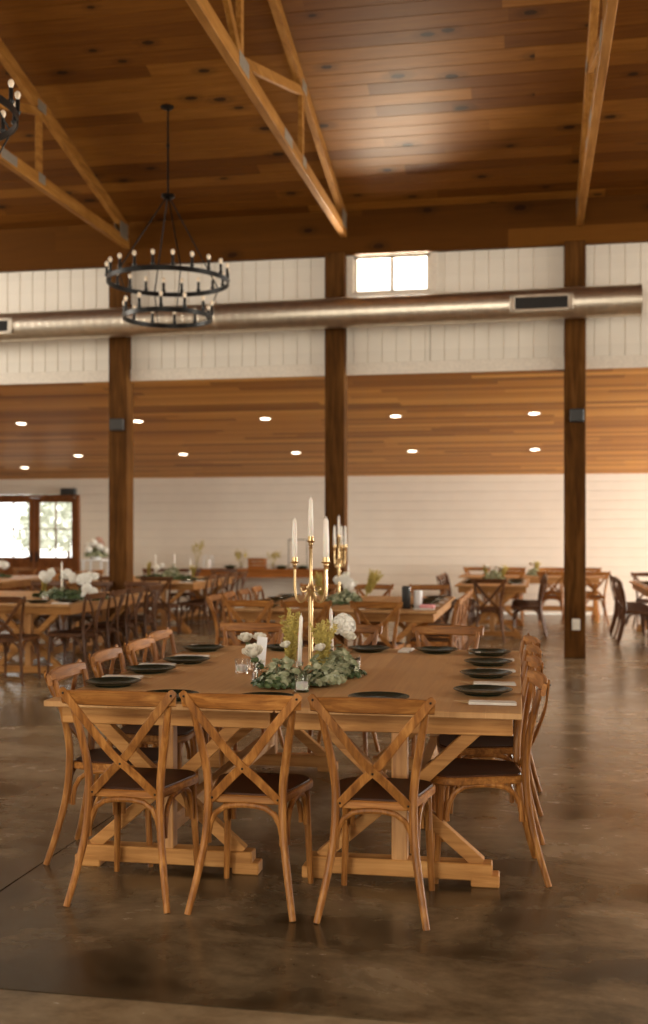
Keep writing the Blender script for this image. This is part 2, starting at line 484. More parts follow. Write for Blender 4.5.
mb = MB(); mb.box(((XL + XR) / 2, 13.77, 5.26), (XR - XL, .16, .56), .006); struct(mb.build('header_beam', M['header']))
# end walls and the wall behind the viewer, each with its daylight opening
def wallbox(name, parts, mat):
    mb = MB()
    for c, d in parts: mb.box(c, d)
    return struct(mb.build(name, mat, smooth=0))
def wall_x(name, x, holes):
    """wall in the YZ plane with rectangular openings (y0, y1, z0, z1)"""
    parts = []; y = -6.0
    for (a, b, h0, h1) in holes:
        parts.append(((x, (y + a) / 2, 3.9), (.2, a - y, 7.8)))
        parts.append(((x, (a + b) / 2, (h1 + 7.8) / 2), (.2, b - a, 7.8 - h1)))
        if h0 > 0: parts.append(((x, (a + b) / 2, h0 / 2), (.2, b - a, h0)))
        y = b
    parts.append(((x, (y + 21.0) / 2, 3.9), (.2, 21.0 - y, 7.8)))
    return wallbox(name, parts, M['whitetrim'])
wall_x('wall_left', XL - .1, [(3.0, 6.0, 0, 3.2), (8.5, 13.0, 3.9, 5.4)])  # high holes in both end walls made up for the added lamps
wall_x('wall_right', XR + .1, [(3.0, 6.0, 0, 3.2), (8.5, 13.0, 3.9, 5.4), (15.2, 20.4, 0, 2.3)])
wallbox('wall_front', [((-9.3, -4.0, 2.8), (6.6, .2, 5.6)), ((6.1, -4.0, 2.8), (8.0, .2, 5.6)), ((-4.75, -4.0, 1.6), (2.5, .2, 3.2)), ((.85, -4.0, 1.6), (2.5, .2, 3.2)), ((-1.95, -4.0, 3.7), (8.1, .2, 1.0)), ((-1.95, -4.0, 5.3), (8.1, .2, .6))], M['whitetrim'])

# posts
for i, (xc, top) in enumerate(((-8.25, 5.0), (-5.305, 5.0), (-2.452, 5.0), (.475, 5.0), (3.4, 5.0), (6.3, 5.0), (9.2, 5.0))):
    mb = MB(); mb.box((0, 0, top / 2), (.25, .25, top), .008)
    p = struct(mb.build('column', M['post'], loc=(xc, YP + .125, 0)))

# loft window
w = struct(empty('window_1', ((WX0 + WX1) / 2, LY0, WZ0)))
W2, Hh = (WX1 - WX0) / 2, WZ1 - WZ0
mb = MB()
for x in (-W2 - .045, W2 + .045): mb.box((x, -.012, Hh / 2), (.09, .03, Hh + .10), .004)
mb.box((0, -.012, Hh + .03), (2 * W2 + .18, .03, .06), .004); mb.box((0, -.02, -.03), (2 * W2 + .18, .045, .06), .004)
mb.build('casing', M['whitetrim'], w)
mb = MB()
for x in (-W2 + .02, 0, W2 - .02): mb.box((x, .05, Hh / 2), (.042, .05, Hh), .004)
for z in (.018, Hh - .018): mb.box((0, .05, z), (2 * W2, .05, .036), .004)
mb.build('sash', M['whitetrim'], w)
mb = MB(); mb.box((0, .055, Hh / 2), (2 * W2 - .02, .006, Hh - .02)); mb.build('glass_pane', M['pane'], w)

# glazed double doors in the back wall
d = struct(empty('door_1', ((DX0 + DX1) / 2, 21.0, 0)))
hw = (DX1 - DX0) / 2
mb = MB()
for x in (-hw + .03, hw - .03): mb.box((x, .0, DZ / 2), (.06, .14, DZ), .005)
mb.box((0, 0, DZ + .02), (2 * hw, .14, .06), .005)
mb.build('door_frame', M['doorwood'], d)
for sg in (-1, 1):
    cx = sg * (hw / 2 - .028)
    lw = hw - .064
    mb = MB()
    for x in (-lw / 2 + .055, lw / 2 - .055): mb.box((cx + x, 0, DZ / 2 - .005), (.11, .05, DZ - .02), .004)
    mb.box((cx, 0, DZ - .06), (lw - .2, .05, .10), .004)
    mb.box((cx, 0, .95), (lw - .2, .05, .12), .004)
    mb.box((cx, 0, .12), (lw - .2, .05, .22), .004)
    mb.box((cx, .004, .56), (lw - .2, .026, .70), .004)
    leaf = mb.build('door_leaf', M['doorwood'], d)
    mb = MB(); mb.box((cx, 0, 1.56), (.022, .034, 1.12)); mb.box((cx, 0, 1.58), (lw - .22, .034, .022))
    mb.build('glazing_bar', M['doorwood'], leaf)
    mb = MB(); mb.box((cx, .008, 1.56), (lw - .2, .006, 1.14)); mb.build('glass_pane', M['pane'], leaf)
    mb = MB(); hx = cx - sg * (lw / 2 - .05)
    mb.box((hx, -.032, 1.02), (.04, .012, .2), .003); mb.tube([(hx, -.04, 1.02), (hx, -.075, 1.02), (hx + sg * .1, -.078, 1.02)], .009, 8)
    mb.build('door_handle', M['black'], leaf)
mb = MB(); mb.box((0, 0, .07), (.32, .09, .14), .012); mb.box((0, -.048, .07), (.27, .008, .095), .002)
tag(mb.build('emergency_light_box', M['blackplastic'], loc=(-9.2, 20.945, 2.26)), 'small black box fixed on the wall above the right glazed door leaf', 'emergency light')

# ground, shrubs and a fence line outside the doors
mb = MB(); mb.box((-6, 34, -.16), (60, 25.6, .1)); struct(mb.build('ground_outside', M['soil'], smooth=0))
def bush(name, c, rx, h, n, seed):
    rr = random.Random(seed); mb = MB()
    for _ in range(n):
        a = rr.uniform(0, 2 * PI); e = rr.uniform(-.2, 1); k = rr.uniform(.55, 1)
        q = math.sqrt(max(0, 1 - e * e)) if e > 0 else .9
        p = Vector((math.cos(a) * rx * k * q, math.sin(a) * rx * k * q, h * (.42 + .56 * e * k)))
        s = rr.uniform(.09, .2)
        u = Vector((rr.gauss(0, 1), rr.gauss(0, 1), rr.gauss(0, 1))).normalized(); v = u.orthogonal().normalized()
        mb.add([p - u * s, p + v * s * .5, p + u * s, p - v * s * .5], [(0, 1, 2, 3)])
    o = empty(name, c); mb.build('foliage', M['hedge'], o, smooth=0)
    m2 = MB(); m2.tube([(0, 0, -.1), (.05, 0, h * .5)], [.07, .04], 7); m2.build('trunk', M['post'], o)
    return o
tag(bush('leafy_tree', (-13.2, 30, -.1), 1.5, 3.3, 900, 1), 'pale sunlit leafy tree seen through the left door leaf', 'tree')
tag(bush('leafy_tree', (-10.7, 33, -.1), 1.7, 2.9, 900, 2), 'pale sunlit bushy tree seen through the right door leaf', 'tree')

# ------------------------------------------------------------------ roof trusses
def make_truss():
    t = empty('roof_truss')
    yh, yf = YP + .02, 2 * RIDGE - YP - .02
    rz = lambda y: 5.475 + SL * (13.65 - (y if y >= RIDGE else 2 * RIDGE - y))      # top of the top chord
    mb = MB(); mb.box((0, RIDGE, 5.245), (.075, yh - yf, .135), .004); bc = mb.build('bottom_chord', M['truss'], t)
    for a, b in ((yh, RIDGE), (yf, RIDGE)):
        mb = MB(); mb.beam((0, a, rz(a) - .065), (0, b, rz(b) - .065), .075, .13, bev=.004); mb.build('top_chord', M['truss'], t)
    B = 5.30
    for sg in (1, -1):
        Y = lambda y: y if sg > 0 else 2 * RIDGE - y
        for (y0, z0, y1, z1) in ((11.05, B, 11.05, rz(11.05) - .12), (8.66, B, 11.05, rz(11.05) - .13), (8.66, B, 8.66, rz(8.66) - .12), (8.66, B, 6.3, rz(6.3) - .13)):
            mb = MB(); mb.beam((0, Y(y0), z0), (0, Y(y1), z1), .045, .09, bev=.003); mb.build('web', M['truss'], t)
    mb = MB(); mb.beam((0, RIDGE, B), (0, RIDGE, rz(RIDGE) - .12), .045, .09); mb.build('web', M['truss'], t)
    for (y, z, w, h) in ((8.66, 5.27, .30, .12), (11.05, rz(11.05) - .09, .2, .11), (13.45, 5.36, .26, .2), (10.3, 5.25, .34, .10), (11.05, 5.27, .16, .1), (8.66, rz(8.66) - .09, .2, .11), (7.2, 5.25, .34, .1)):
        mb = MB()
        for sx in (-1, 1): mb.box((sx * .0385, y, z), (.003, w, h))
        mb.build('connector_plate', M['galvplate'], t)
    return t
tr = make_truss()
tlab = ['pale pine roof truss ending above the left timber post', 'pale pine roof truss ending above the middle timber post beside the loft window', 'pale pine roof truss ending above the timber post with the outlet']
for i, x in enumerate((-5.19, -2.335, .53)):
    o = tr if i == 0 else copy_tree(tr)
    o.location = (x, 0, 0); tag(o, tlab[i], 'roof truss', 'roof trusses')
# a loose cable wound along the right truss
mb = MB(); pts = []
for k in range(60):
    y = 13.0 - k * .09
    pts.append((.0 + .05 + .02 * math.sin(k * .9), y, 5.335 + .02 * math.sin(k * 1.3) + (.10 * math.exp(-((y - 11.2) / .25) ** 2))))
mb.tube(pts, .009, 6)
tag(mb.build('power_cable', M['whiteplastic'], loc=(.53 - .04, 0, 0)), 'loose pale cable lying along the bottom chord of the right truss', 'cable')

# ------------------------------------------------------------------ duct
DR = .183
du = empty('spiral_air_duct', (0, 13.425, 4.155))
mb = MB()
x0, x1 = -9.6, 1.215
prof = []; x = x0
while x < x1 - .05:
    prof += [(x, DR), (x + .088, DR), (x + .0915, DR + .0016), (x + .0965, DR + .0016)]
    x += .1
prof.append((x1, DR))
NS = 72; vs = []; fs = []
for (xx, r) in prof:
    for k in range(NS): 
        a = 2 * PI * k / NS
        vs.append((xx + .1 * k / NS * 0, r * math.cos(a), r * math.sin(a)))
for i in range(len(prof) - 1):
    for k in range(NS):
        k2 = (k + 1) % NS; fs.append((i * NS + k, (i + 1) * NS + k, (i + 1) * NS + k2, i * NS + k2))
du.rotation_euler = (0, R(-.32), 0); du.location.z = 4.215
mb.add(vs, fs); mb.build('duct_pipe', M['galv'], du, smooth=7)
mb = MB(); mb.tube([(x1 - .03, 0, 0), (x1 + .004, 0, 0)], DR + .006, 40); mb.build('end_cap', M['galv'], du)
for cx, wd in ((.075, .73), (-6.95, .73)):
    ta = R(4)
    Rm = Matrix.Rotation(-ta, 3, 'X')
    ctr = Vector((cx, -(DR - .012), -.02))
    def rb(mb, x, z, dx, dz, y=0, dy=.05, bev=.003): mb.box(ctr + Rm @ Vector((x, y, z)), (dx, dy, dz), bev, Rm)
    mb = MB()
    rb(mb, 0, .085, wd, .035); rb(mb, 0, -.085, wd, .035)
    rb(mb, -wd / 2 + .03, 0, .06, .2); rb(mb, wd / 2 - .03, 0, .06, .2)
    reg = mb.build('air_register', M['galv'], du)
    mb = MB(); rb(mb, 0, 0, wd - .1, .15, -.014, .006, 0)
    for k in range(26): rb(mb, -wd / 2 + .075 + k * (wd - .15) / 25, 0, .006, .14, -.018, .008, 0)
    mb.build('louvre', M['blackplastic'], reg)
for xx in (-7.6, -3.9, -.75):
    mb = MB()
    mb.tube([(xx, (DR + .009) * math.cos(a), (DR + .009) * math.sin(a)) for a in [2 * PI * k / 28 for k in range(29)]], .004, 6)
    mb.build('clamp_band', M['galv'], du)
tag(du, 'long round spiral metal air duct running across the timber posts', 'air duct')

# ------------------------------------------------------------------ recessed lights in the aisle ceiling
def make_down():
    o = empty('recessed_light')
    mb = MB(); mb.lathe([(.092, 0), (.096, -.006), (.078, -.010), (.074, -.002)], 24); mb.build('trim_ring', M['whiteplastic'], o)
    mb = MB(); mb.lathe([(.0, -.006), (.05, -.0055), (.073, -.003), (.074, .0)], 24); mb.build('lens', M['lamp'], o)
    return o
dl = make_down(); first = True
colx = (-7.92, -5.95, -3.95, -2.0, 0.0); rowy = (16.04, 18.63)
colname = ['leftmost', 'second from left', 'third from left', 'fourth from left', 'rightmost']
LX = ((-7.826, -8.0), (-5.923, -6.045), (-3.934, -4.027), (-1.986, -2.026), (-.01, .004))
spots = [(LX[i][j], y, '%s round downlight in the %s row of the plank aisle ceiling' % (colname[i], ('front', 'rear')[j])) for i in range(5) for j, y in enumerate(rowy)]
spots.append((-9.54, 19.7, 'lone round downlight in the aisle ceiling above the glazed doors'))
for (x, y, lab) in spots:
    o = dl if first else copy_tree(dl); first = False
    o.location = (x, y, LZ0 + LSL * (y - LY0) - .001); o.rotation_euler = (-la, 0, 0)
    tag(o, lab, 'ceiling light', 'recessed lights in the aisle ceiling')
    L = bpy.data.lights.new('downlight', 'SPOT'); L.energy = 24; L.color = (1, .82, .58); L.spot_size = R(150); L.spot_blend = .6; L.shadow_soft_size = .06
    lo = bpy.data.objects.new('downlight', L); COL.objects.link(lo); lo.location = (x, y, LZ0 + LSL * (y - LY0) - .03)

# ------------------------------------------------------------------ chandeliers
def make_chandelier():
    c = empty('ring_chandelier')       # origin at the canopy on the sloped ceiling
    zt, zh, z1, z2 = 0.0, -.97, -1.89, -2.28
    mb = MB(); mb.lathe([(.0, .02), (.085, .02), (.085, -.012), (.03, -.03), (.0, -.032)], 24); mb.build('canopy', M['black'], c)
    mb = MB(); mb.tube([(0, 0, -.02), (0, 0, zh)], .011, 8); mb.lathe([(.0, -.40), (.02, -.405), (.02, -.435), (0, -.44)], 10); mb.build('down_rod', M['black'], c)
    mb = MB(); mb.lathe([(0, zh + .03), (.07, zh + .022), (.075, zh - .004), (.03, zh - .03), (0, zh - .05)], 20); mb.build('hub', M['black'], c)
    r1, r2 = .65, .475
    for k in range(4):
        a = R((51, 122, 238, 300)[k])
        mb = MB(); mb.tube([(.03 * math.cos(a), .03 * math.sin(a), zh - .02), (r1 * math.cos(a), r1 * math.sin(a), z1 + .03)], .0075, 8); mb.build('hanging_rod', M['black'], c)
        mb = MB(); mb.tube([(r1 * math.cos(a), r1 * math.sin(a), z1 - .02), (r2 * math.cos(a), r2 * math.sin(a), z2 + .03)], .006, 8); mb.build('lower_rod', M['black'], c)
    sl = MB(); sl.lathe([(0, 0), (.017, 0), (.024, .02), (.024, .024), (.0155, .026), (.0155, .105), (0, .105)], 12)
    bl = MB(); bl.lathe([(.008, .105), (.012, .112), (.0215, .135), (.019, .152), (.009, .164), (0, .168)], 12)
    sm, bm = sl.mesh('candle_sleeve', M['black']), bl.mesh('bulb', M['bulb'])
    for r, z, n, ph in ((r1, z1, 20, 5), (r2, z2, 12, 10)):
        mb = MB(); N = 72; t = .014; h = .05
        vs = []; fs = []
        for k in range(N):
            a = 2 * PI * k / N
            for rr, zz in ((r + t / 2, -h / 2), (r + t / 2, h / 2), (r - t / 2, h / 2), (r - t / 2, -h / 2)):
                vs.append((rr * math.cos(a), rr * math.sin(a), z + zz))
        for k in range(N):
            k2 = (k + 1) % N
            for q in range(4):
                q2 = (q + 1) % 4; fs.append((k * 4 + q, k2 * 4 + q, k2 * 4 + q2, k * 4 + q2))
        mb.add(vs, fs); ring = mb.build('ring', M['black'], c)
        for k in range(n):
            a = 2 * PI * k / n + R(ph)
            s = bpy.data.objects.new('candle_sleeve', sm); COL.objects.link(s); s.parent = c
            s.location = (r * math.cos(a), r * math.sin(a), z + .025)
            b = bpy.data.objects.new('bulb', bm); COL.objects.link(b); b.parent = s
    return c
ch = make_chandelier()
cz = lambda y: EZ + SL * (EY - y)
ch.location = (-3.896, 11.476, 6.106); tag(ch, 'black two-ring chandelier with candle bulbs hanging before the left post', 'chandelier', 'ring chandeliers')
c2 = copy_tree(ch); c2.location = (-4.14, 6.95, 6.28); tag(c2, 'black ring chandelier cut off by the upper left picture edge', 'chandelier', 'ring chandeliers')

# ------------------------------------------------------------------ boxes on the posts
mb = MB(); mb.box((0, -.03, 0), (.185, .06, .155), .01); mb.box((0, -.062, 0), (.14, .008, .11), .002)
tag(mb.build('speaker_box', M['greybox'], loc=(-5.305, YP + .003, 2.90)), 'small grey box mounted on the left timber post', 'wall box')
mb = MB(); mb.box((0, -.03, 0), (.165, .06, .16), .01); mb.box((0, -.062, 0), (.125, .008, .12), .002)
tag(mb.build('speaker_box', M['blackplastic'], loc=(.497, YP + .003, 2.905)), 'small black box mounted high on the right timber post', 'wall box')
ou = empty('power_outlet', (.486, YP, .405))
mb = MB(); mb.box((0, -.004, 0), (.095, .008, .135), .003); mb.build('cover_plate', M['whiteplastic'], ou)
for z in (-.03, .03):
    mb = MB(); mb.box((0, -.009, z), (.045, .006, .04), .002)
    mb.build('socket', M['napkin'], ou)
tag(ou, 'white outlet plate near the foot of the right timber post', 'outlet')

# ------------------------------------------------------------------ cross-back chair
def make_chair():
    c = empty('cross_back_chair')
    # seat outline: rounded trapezoid, wider at the front (+Y)
    def outline(d=0.0):
        rear, front, yr, yf = .158 - d, .208 - d, -.195 + d, .215 - d
        pts = []
        def corner(cx, cy, r, a0, a1, n=7):
            for k in range(n):
                a = R(a0 + (a1 - a0) * k / (n - 1)); pts.append((cx + r * math.cos(a), cy + r * math.sin(a)))
        r1, r2 = .05, .09
        corner(rear - r1, yr + r1, r1, -90, -5); corner(front - r2, yf - r2, r2, -5, 90)
        corner(-front + r2, yf - r2, r2, 90, 185); corner(-rear + r1, yr + r1, r1, 185, 270)
        return pts
    mb = MB(); mb.prism(outline(), .422, .455, .005); mb.build('seat_frame', M['chair_x'], c)
    mb = MB()
    o0 = outline(.010); o1 = outline(.05); n = len(o0)
    vs = [(x, y, .454) for x, y in o0] + [(x * .985, y * .985, .4615) for x, y in o0] + [(x, y, .4575) for x, y in o1] + [(0, 0, .456)]
    fs = []
    for L in range(2):
        for k in range(n):
            k2 = (k + 1) % n; fs.append((L * n + k, L * n + k2, (L + 1) * n + k2, (L + 1) * n + k))
    for k in range(n): fs.append((2 * n + k, 2 * n + (k + 1) % n, 3 * n))
    mb.add(vs, fs); mb.build('seat', M['seat'], c)
    for sg in (-1, 1):
        pts = bez([(sg * .212, -.288, 0), (sg * .186, -.250, .13), (sg * .160, -.214, .29), (sg * .152, -.200, .43), (sg * .157, -.199, .54), (sg * .180, -.218, .68), (sg * .199, -.240, .785), (sg * .206, -.251, .835)], 4)
        m = len(pts); mb = MB(); mb.tube(pts, [.0135 + .004 * min(1, k / (m * .35)) if k < m * .6 else .0175 - .005 * (k - m * .6) / (m * .4) for k in range(m)], 10)
        mb.build('rear_leg', M['chair_z'], c)
        pts = bez([(sg * .187, .190, 0), (sg * .178, .176, .22), (sg * .170, .165, .43)], 4)
        mb = MB(); mb.tube(pts, [.0125 + .0055 * k / (len(pts) - 1) for k in range(len(pts))], 10); mb.build('front_leg', M['chair_z'], c)
    # curved top rail
    n = 15; pts = []; nr = []; wd = []
    for k in range(n):
        u = -1 + 2 * k / (n - 1)
        y = -.262 - .028 * (1 - u * u)
        pts.append((u * .240, y, .838 + .004 * (1 - u * u)))
        nr.append((-.24 * u, 1.0, .22))
        wd.append(.064 - .010 * abs(u) ** 3)
    mb = MB(); mb.ribbon(pts, nr, wd, .021, .3); mb.build('top_rail', M['chair_x'], c)
    # crossed back straps with screw heads
    for sg in (-1, 1):
        off = -.006 if sg > 0 else .004
        P = [(-sg * .240, -.282, .874), (-sg * .211, -.284, .840), (-sg * .125, -.276 + off, .735), (-sg * .030, -.250 + off, .612), (sg * .055, -.228 + off, .530), (sg * .142, -.206, .437)]
        pts = bez(P, 4)
        mb = MB(); mb.ribbon(pts, (0, 1, .22), [.022, .032] + [.036] * (len(pts) - 3) + [.030], .009, .3)
        mb.build('cross_strap', M['chair_z'], c)
    mb = MB()
    for p in ((-.227, -.290, .858), (.227, -.290, .858), (-.134, -.213, .447), (.134, -.213, .447), (.0, -.252, .574)):
        mb.lathe([(0, -.004), (.004, -.004), (.0045, 0), (.004, .004), (0, .004)], 8, p)
    mb.build('screw', M['black'], c)
    # bentwood arches under the seat: rear, front and two sides
    def arch(p0, p1, lean):
        p0, p1 = Vector(p0), Vector(p1); pts = []
        d = p1 - p0
        for (u, z) in ((0, .265), (.0, .30), (.03, .345), (.10, .385), (.22, .41), (.36, .418), (.5, .42), (.64, .418), (.78, .41), (.90, .385), (.97, .345), (1, .30), (1, .265)):
            pts.append(p0 + d * u + Vector((0, 0, z)))
        mb = MB(); mb.tube(pts, .0115, 8); mb.build('seat_brace', M['chair_z'], c)
    arch((-.150, -.203, 0), (.150, -.203, 0), 0)
    arch((-.148, .168, 0), (.148, .168, 0), 0)
    arch((-.165, -.178, 0), (-.175, .140, 0), 0)
    arch((.165, -.178, 0), (.175, .140, 0), 0)
    return c
chair0 = make_chair(); chair_used = [False]
jr = random.Random(3)
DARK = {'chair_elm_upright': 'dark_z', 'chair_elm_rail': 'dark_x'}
def chair(x, y, face, label, group, jit=2.0, dark=False):
    """face: direction the sitter looks, degrees from +X"""
    o = copy_tree(chair0) if chair_used[0] else chair0
    chair_used[0] = True
    o.location = (x, y, 0); o.rotation_euler = (0, 0, R(face - 90 + jr.uniform(-jit, jit)))
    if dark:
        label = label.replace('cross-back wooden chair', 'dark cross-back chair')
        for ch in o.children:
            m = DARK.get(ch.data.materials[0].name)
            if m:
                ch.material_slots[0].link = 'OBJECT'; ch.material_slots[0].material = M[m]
    return tag(o, label, 'chair', group)

# ------------------------------------------------------------------ farmhouse trestle table (long axis Y)
TWD, TLN = 1.04, 2.46
def make_table():
    t = empty('farmhouse_table')
    mb = MB(); mb.box((0, 0, .747), (TWD - .002, TLN, .026), .003)
    mb.build('table_top', M['table_y'], t)
    ay = TLN / 2 - .115; ax = TWD / 2 - .04
    for sg in (-1, 1):
        mb = MB(); mb.box((0, sg * (ay - .013), .690), (2 * ax, .026, .09), .003); mb.build('apron', M['table_x'], t)
        mb = MB(); mb.box((sg * (ax - .013), 0, .690), (.026, 2 * ay - .056, .09), .003); mb.build('side_apron', M['table_l'], t)
    for sg in (-1, 1):
        y = sg * (TLN / 2 - .165)
        mb = MB(); mb.box((0, y, .062), (.79, .085, .072), .005)
        for sx in (-1, 1): mb.box((sx * .365, y, .026), (.12, .087, .052), .005)
        mb.build('foot_beam', M['table_x'], t)
        mb = MB(); mb.box((0, y, .375), (.068, .068, .58), .004); mb.build('post', M['table_z'], t)
        mb = MB(); mb.box((0, y, .69), (.9, .06, .085), .004); mb.build('head_beam', M['table_x'], t)
        for sx in (-1, 1):
            mb = MB(); mb.beam((sx * .025, y, .375), (sx * .33, y, .665), .055, .055, (0, 1, 0), .003); mb.build('brace', M['table_x'], t)
            mb = MB(); mb.beam((sx * .025, y, .365), (sx * .345, y, .09), .055, .055, (0, 1, 0), .003); mb.build('brace', M['table_x'], t)
    mb = MB(); mb.box((0, 0, .20), (.06, TLN - .39, .085), .004); mb.build('stretcher', M['table_l'], t)
    return t
table0 = make_table(); table_used = [False]
def table(x, y, rz, label, group='farmhouse trestle tables'):
    o = copy_tree(table0) if table_used[0] else table0
    table_used[0] = True
    o.location = (x, y, 0); o.rotation_euler = (0, 0, R(rz))
    return tag(o, label, 'table', group)

# ------------------------------------------------------------------ place settings
pl = MB(); pl.lathe([(0, .004), (.075, .004), (.078, 0), (.085, 0), (.088, .006), (.118, .016), (.1345, .0225), (.136, .0245), (.133, .0255), (.116, .0195), (.088, .010), (.075, .0085), (0, .0085)], 40)
plate_me = pl.mesh('dinner_plate', M['plate'])
def make_napkin():
    mb = MB(); mb.box((0, 0, .004), (.075, .205, .006), .002); mb.box((.002, .002, .0095), (.071, .199, .005), .002)
    return mb.mesh('folded_napkin', M['napkin'])
nap_me = make_napkin()
def fork_mesh():
    mb = MB()
    mb.ribbon(bez([(0, -.10, .002), (0, -.05, .004), (0, .02, .004), (0, .045, .003)], 3), (0, 0, 1), [.011, .011, .010, .009, .008, .007, .006, .006, .006, .008][:10], .003)
    mb.ribbon([(0, .04, .003), (0, .05, .002), (0, .062, .001)], (0, 0, 1), [.008, .022, .024], .003)
    for k in range(4): mb.ribbon([(-.009 + .006 * k, .060, .001), (-.009 + .006 * k, .080, .002), (-.009 + .006 * k, .1, .006)], (0, 0, 1), [.004, .0036, .003], .002)
    return mb.mesh('fork', M['gold'])
def knife_mesh():
    mb = MB()
    mb.ribbon([(0, -.105, .003), (0, -.05, .003), (0, -.005, .003)], (0, 0, 1), [.012, .012, .009], .005)
    mb.ribbon([(0, -.008, .003), (.002, .03, .003), (.002, .08, .003), (-.001, .108, .003)], (0, 0, 1), [.010, .017, .017, .004], .002)
    return mb.mesh('table_knife', M['gold'])
fork_me, knife_me = fork_mesh(), knife_mesh()
def put(me, name, loc, rz, label, cat, group=None):
    o = bpy.data.objects.new(name, me); COL.objects.link(o); o.location = loc; o.rotation_euler = (0, 0, rz)
    return tag(o, label, cat, group)
TOP = .7605
def setting(px, py, face, where, grp, cutlery=True, nd=.30, plate=True):
    """plate at px,py; napkin to the sitter's left; face = sitter's direction in degrees"""
    a = R(face); left = Vector((-math.sin(a), math.cos(a), 0)); fw = Vector((math.cos(a), math.sin(a), 0))
    if plate: put(plate_me, 'dinner_plate', (px, py, TOP), 0, 'glossy dark plate %s' % where, 'plate', 'dark plates ' + grp)
    if nd:
        q = Vector((px, py, TOP)) + left * nd - fw * .055
        rz = a - PI / 2 + R(jr.uniform(-4, 4))
        put(nap_me, 'folded_napkin', q, rz, 'folded white napkin beside the plate %s' % where, 'napkin', 'white napkins ' + grp)
        if cutlery:
            for me, nm, dx in ((fork_me, 'fork', -.014), (knife_me, 'table_knife', .016)):
                p = q - left * dx + fw * (.052 + .008 * dx / .016) + Vector((0, 0, .006))
                put(me, nm, p, rz + R(jr.uniform(-7, 7)), 'gold %s on the napkin %s' % (nm.replace('_', ' '), where), nm.replace('table_', ''), 'gold cutlery ' + grp)

# ------------------------------------------------------------------ candles, glasses, flowers
def candle_mesh(h, r=.011):
    mb = MB(); mb.lathe([(r * .8, 0), (r, .004), (r * .98, h * .5), (r * .72, h * .93), (r * .3, h * .985), (0, h)], 14)
    mb.tube([(0, 0, h - .004), (.001, 0, h + .008)], .0012, 5)
    return mb.mesh('taper_candle', M['wax'])
candle_me = {h: candle_mesh(h, r) for h, r in ((.23, .0135), (.26, .0115), (.30, .0115), (.34, .012))}
hm = MB(); hm.lathe([(0, .0), (.030, .0), (.033, .006), (.018, .014), (.010, .03), (.014, .04), (.009, .052), (.016, .062), (.020, .08), (.0195, .085), (.0135, .085), (.0132, .066), (0, .064)], 20)
holder_me = hm.mesh('candle_holder', M['glass'])
vm = MB(); vm.lathe([(0, 0), (.032, 0), (.034, .004), (.036, .075), (.0345, .075), (.0325, .012), (0, .010)], 24)
votive_me = vm.mesh('votive_glass', M['glass'])
vc = MB(); vc.lathe([(.026, .0), (.028, .002), (.028, .032), (.024, .036), (0, .034)], 18); vc.tube([(0, 0, .033), (0, 0, .045)], .0012, 5)
vcandle_me = vc.mesh('votive_candle', M['wax'])
def taper(x, y, h, where, tilt=(0, 0)):
    put(holder_me, 'candle_holder', (x, y, TOP), 0, 'clear glass candle holder %s' % where, 'candle holder', 'glass candle holders')
    o = put(candle_me[h], 'taper_candle', (x, y, TOP + .0665), 0, 'white taper candle in glass holder %s' % where, 'candle', 'taper candles')
    o.rotation_euler = (R(tilt[0]), R(tilt[1]), 0)
def votive(x, y, where, s=1.0):
    a = put(votive_me, 'votive_glass', (x, y, TOP), 0, 'small clear glass cup %s' % where, 'glass', 'votive glasses')
    b = put(vcandle_me, 'votive_candle', (x, y, TOP + .0115), 0, 'short white candle inside the glass cup %s' % where, 'candle', 'votive candles')

def leaf_disc(mb, p, nrm, up, s, elong=1.0):
    nrm = nrm.normalized(); u = (up - nrm * up.dot(nrm)); 
    u = u.normalized() if u.length > 1e-4 else nrm.orthogonal().normalized()
    v = nrm.cross(u); n = 7
    ring = [p + u * (math.cos(2 * PI * k / n) * s * elong) + v * (math.sin(2 * PI * k / n) * s) + nrm * (.18 * s) for k in range(n)]
    mb.add([p] + ring, [(0, 1 + k, 1 + (k + 1) % n) for k in range(n)])
def foliage_mesh(seed, rx, ry, h, n, s0, s1, elong, mat, name='foliage'):
    rr = random.Random(seed); mb = MB()
    for _ in range(n):
        a = rr.uniform(0, 2 * PI); k = math.sqrt(rr.uniform(0, 1)); e = rr.uniform(.0, 1)
        x, y = math.cos(a) * rx * k, math.sin(a) * ry * k
        top = h * (1 - .75 * k * k) * (.75 + .25 * math.sin(x * 37 + seed) * math.cos(y * 31))
        p = Vector((x, y, max(.022, top * e)))
        nr = Vector((x / rx, y / ry, .35 + e)) + Vector((rr.gauss(0, .5), rr.gauss(0, .5), rr.gauss(0, .3)))
        leaf_disc(mb, p, nr, Vector((rr.gauss(0, 1), rr.gauss(0, 1), .4)), rr.uniform(s0, s1), elong)
    for _ in range(max(8, n // 12)):
        a = rr.uniform(0, 2 * PI); k = rr.uniform(.3, .95)
        x, y = math.cos(a) * rx * k, math.sin(a) * ry * k
        mb.tube([(x * .2, y * .2, .005), (x * .6, y * .6, h * .35), (x, y, h * (1 - .75 * k * k) * .8)], .0018, 4)
    return mb.mesh(name, mat, smooth=0)
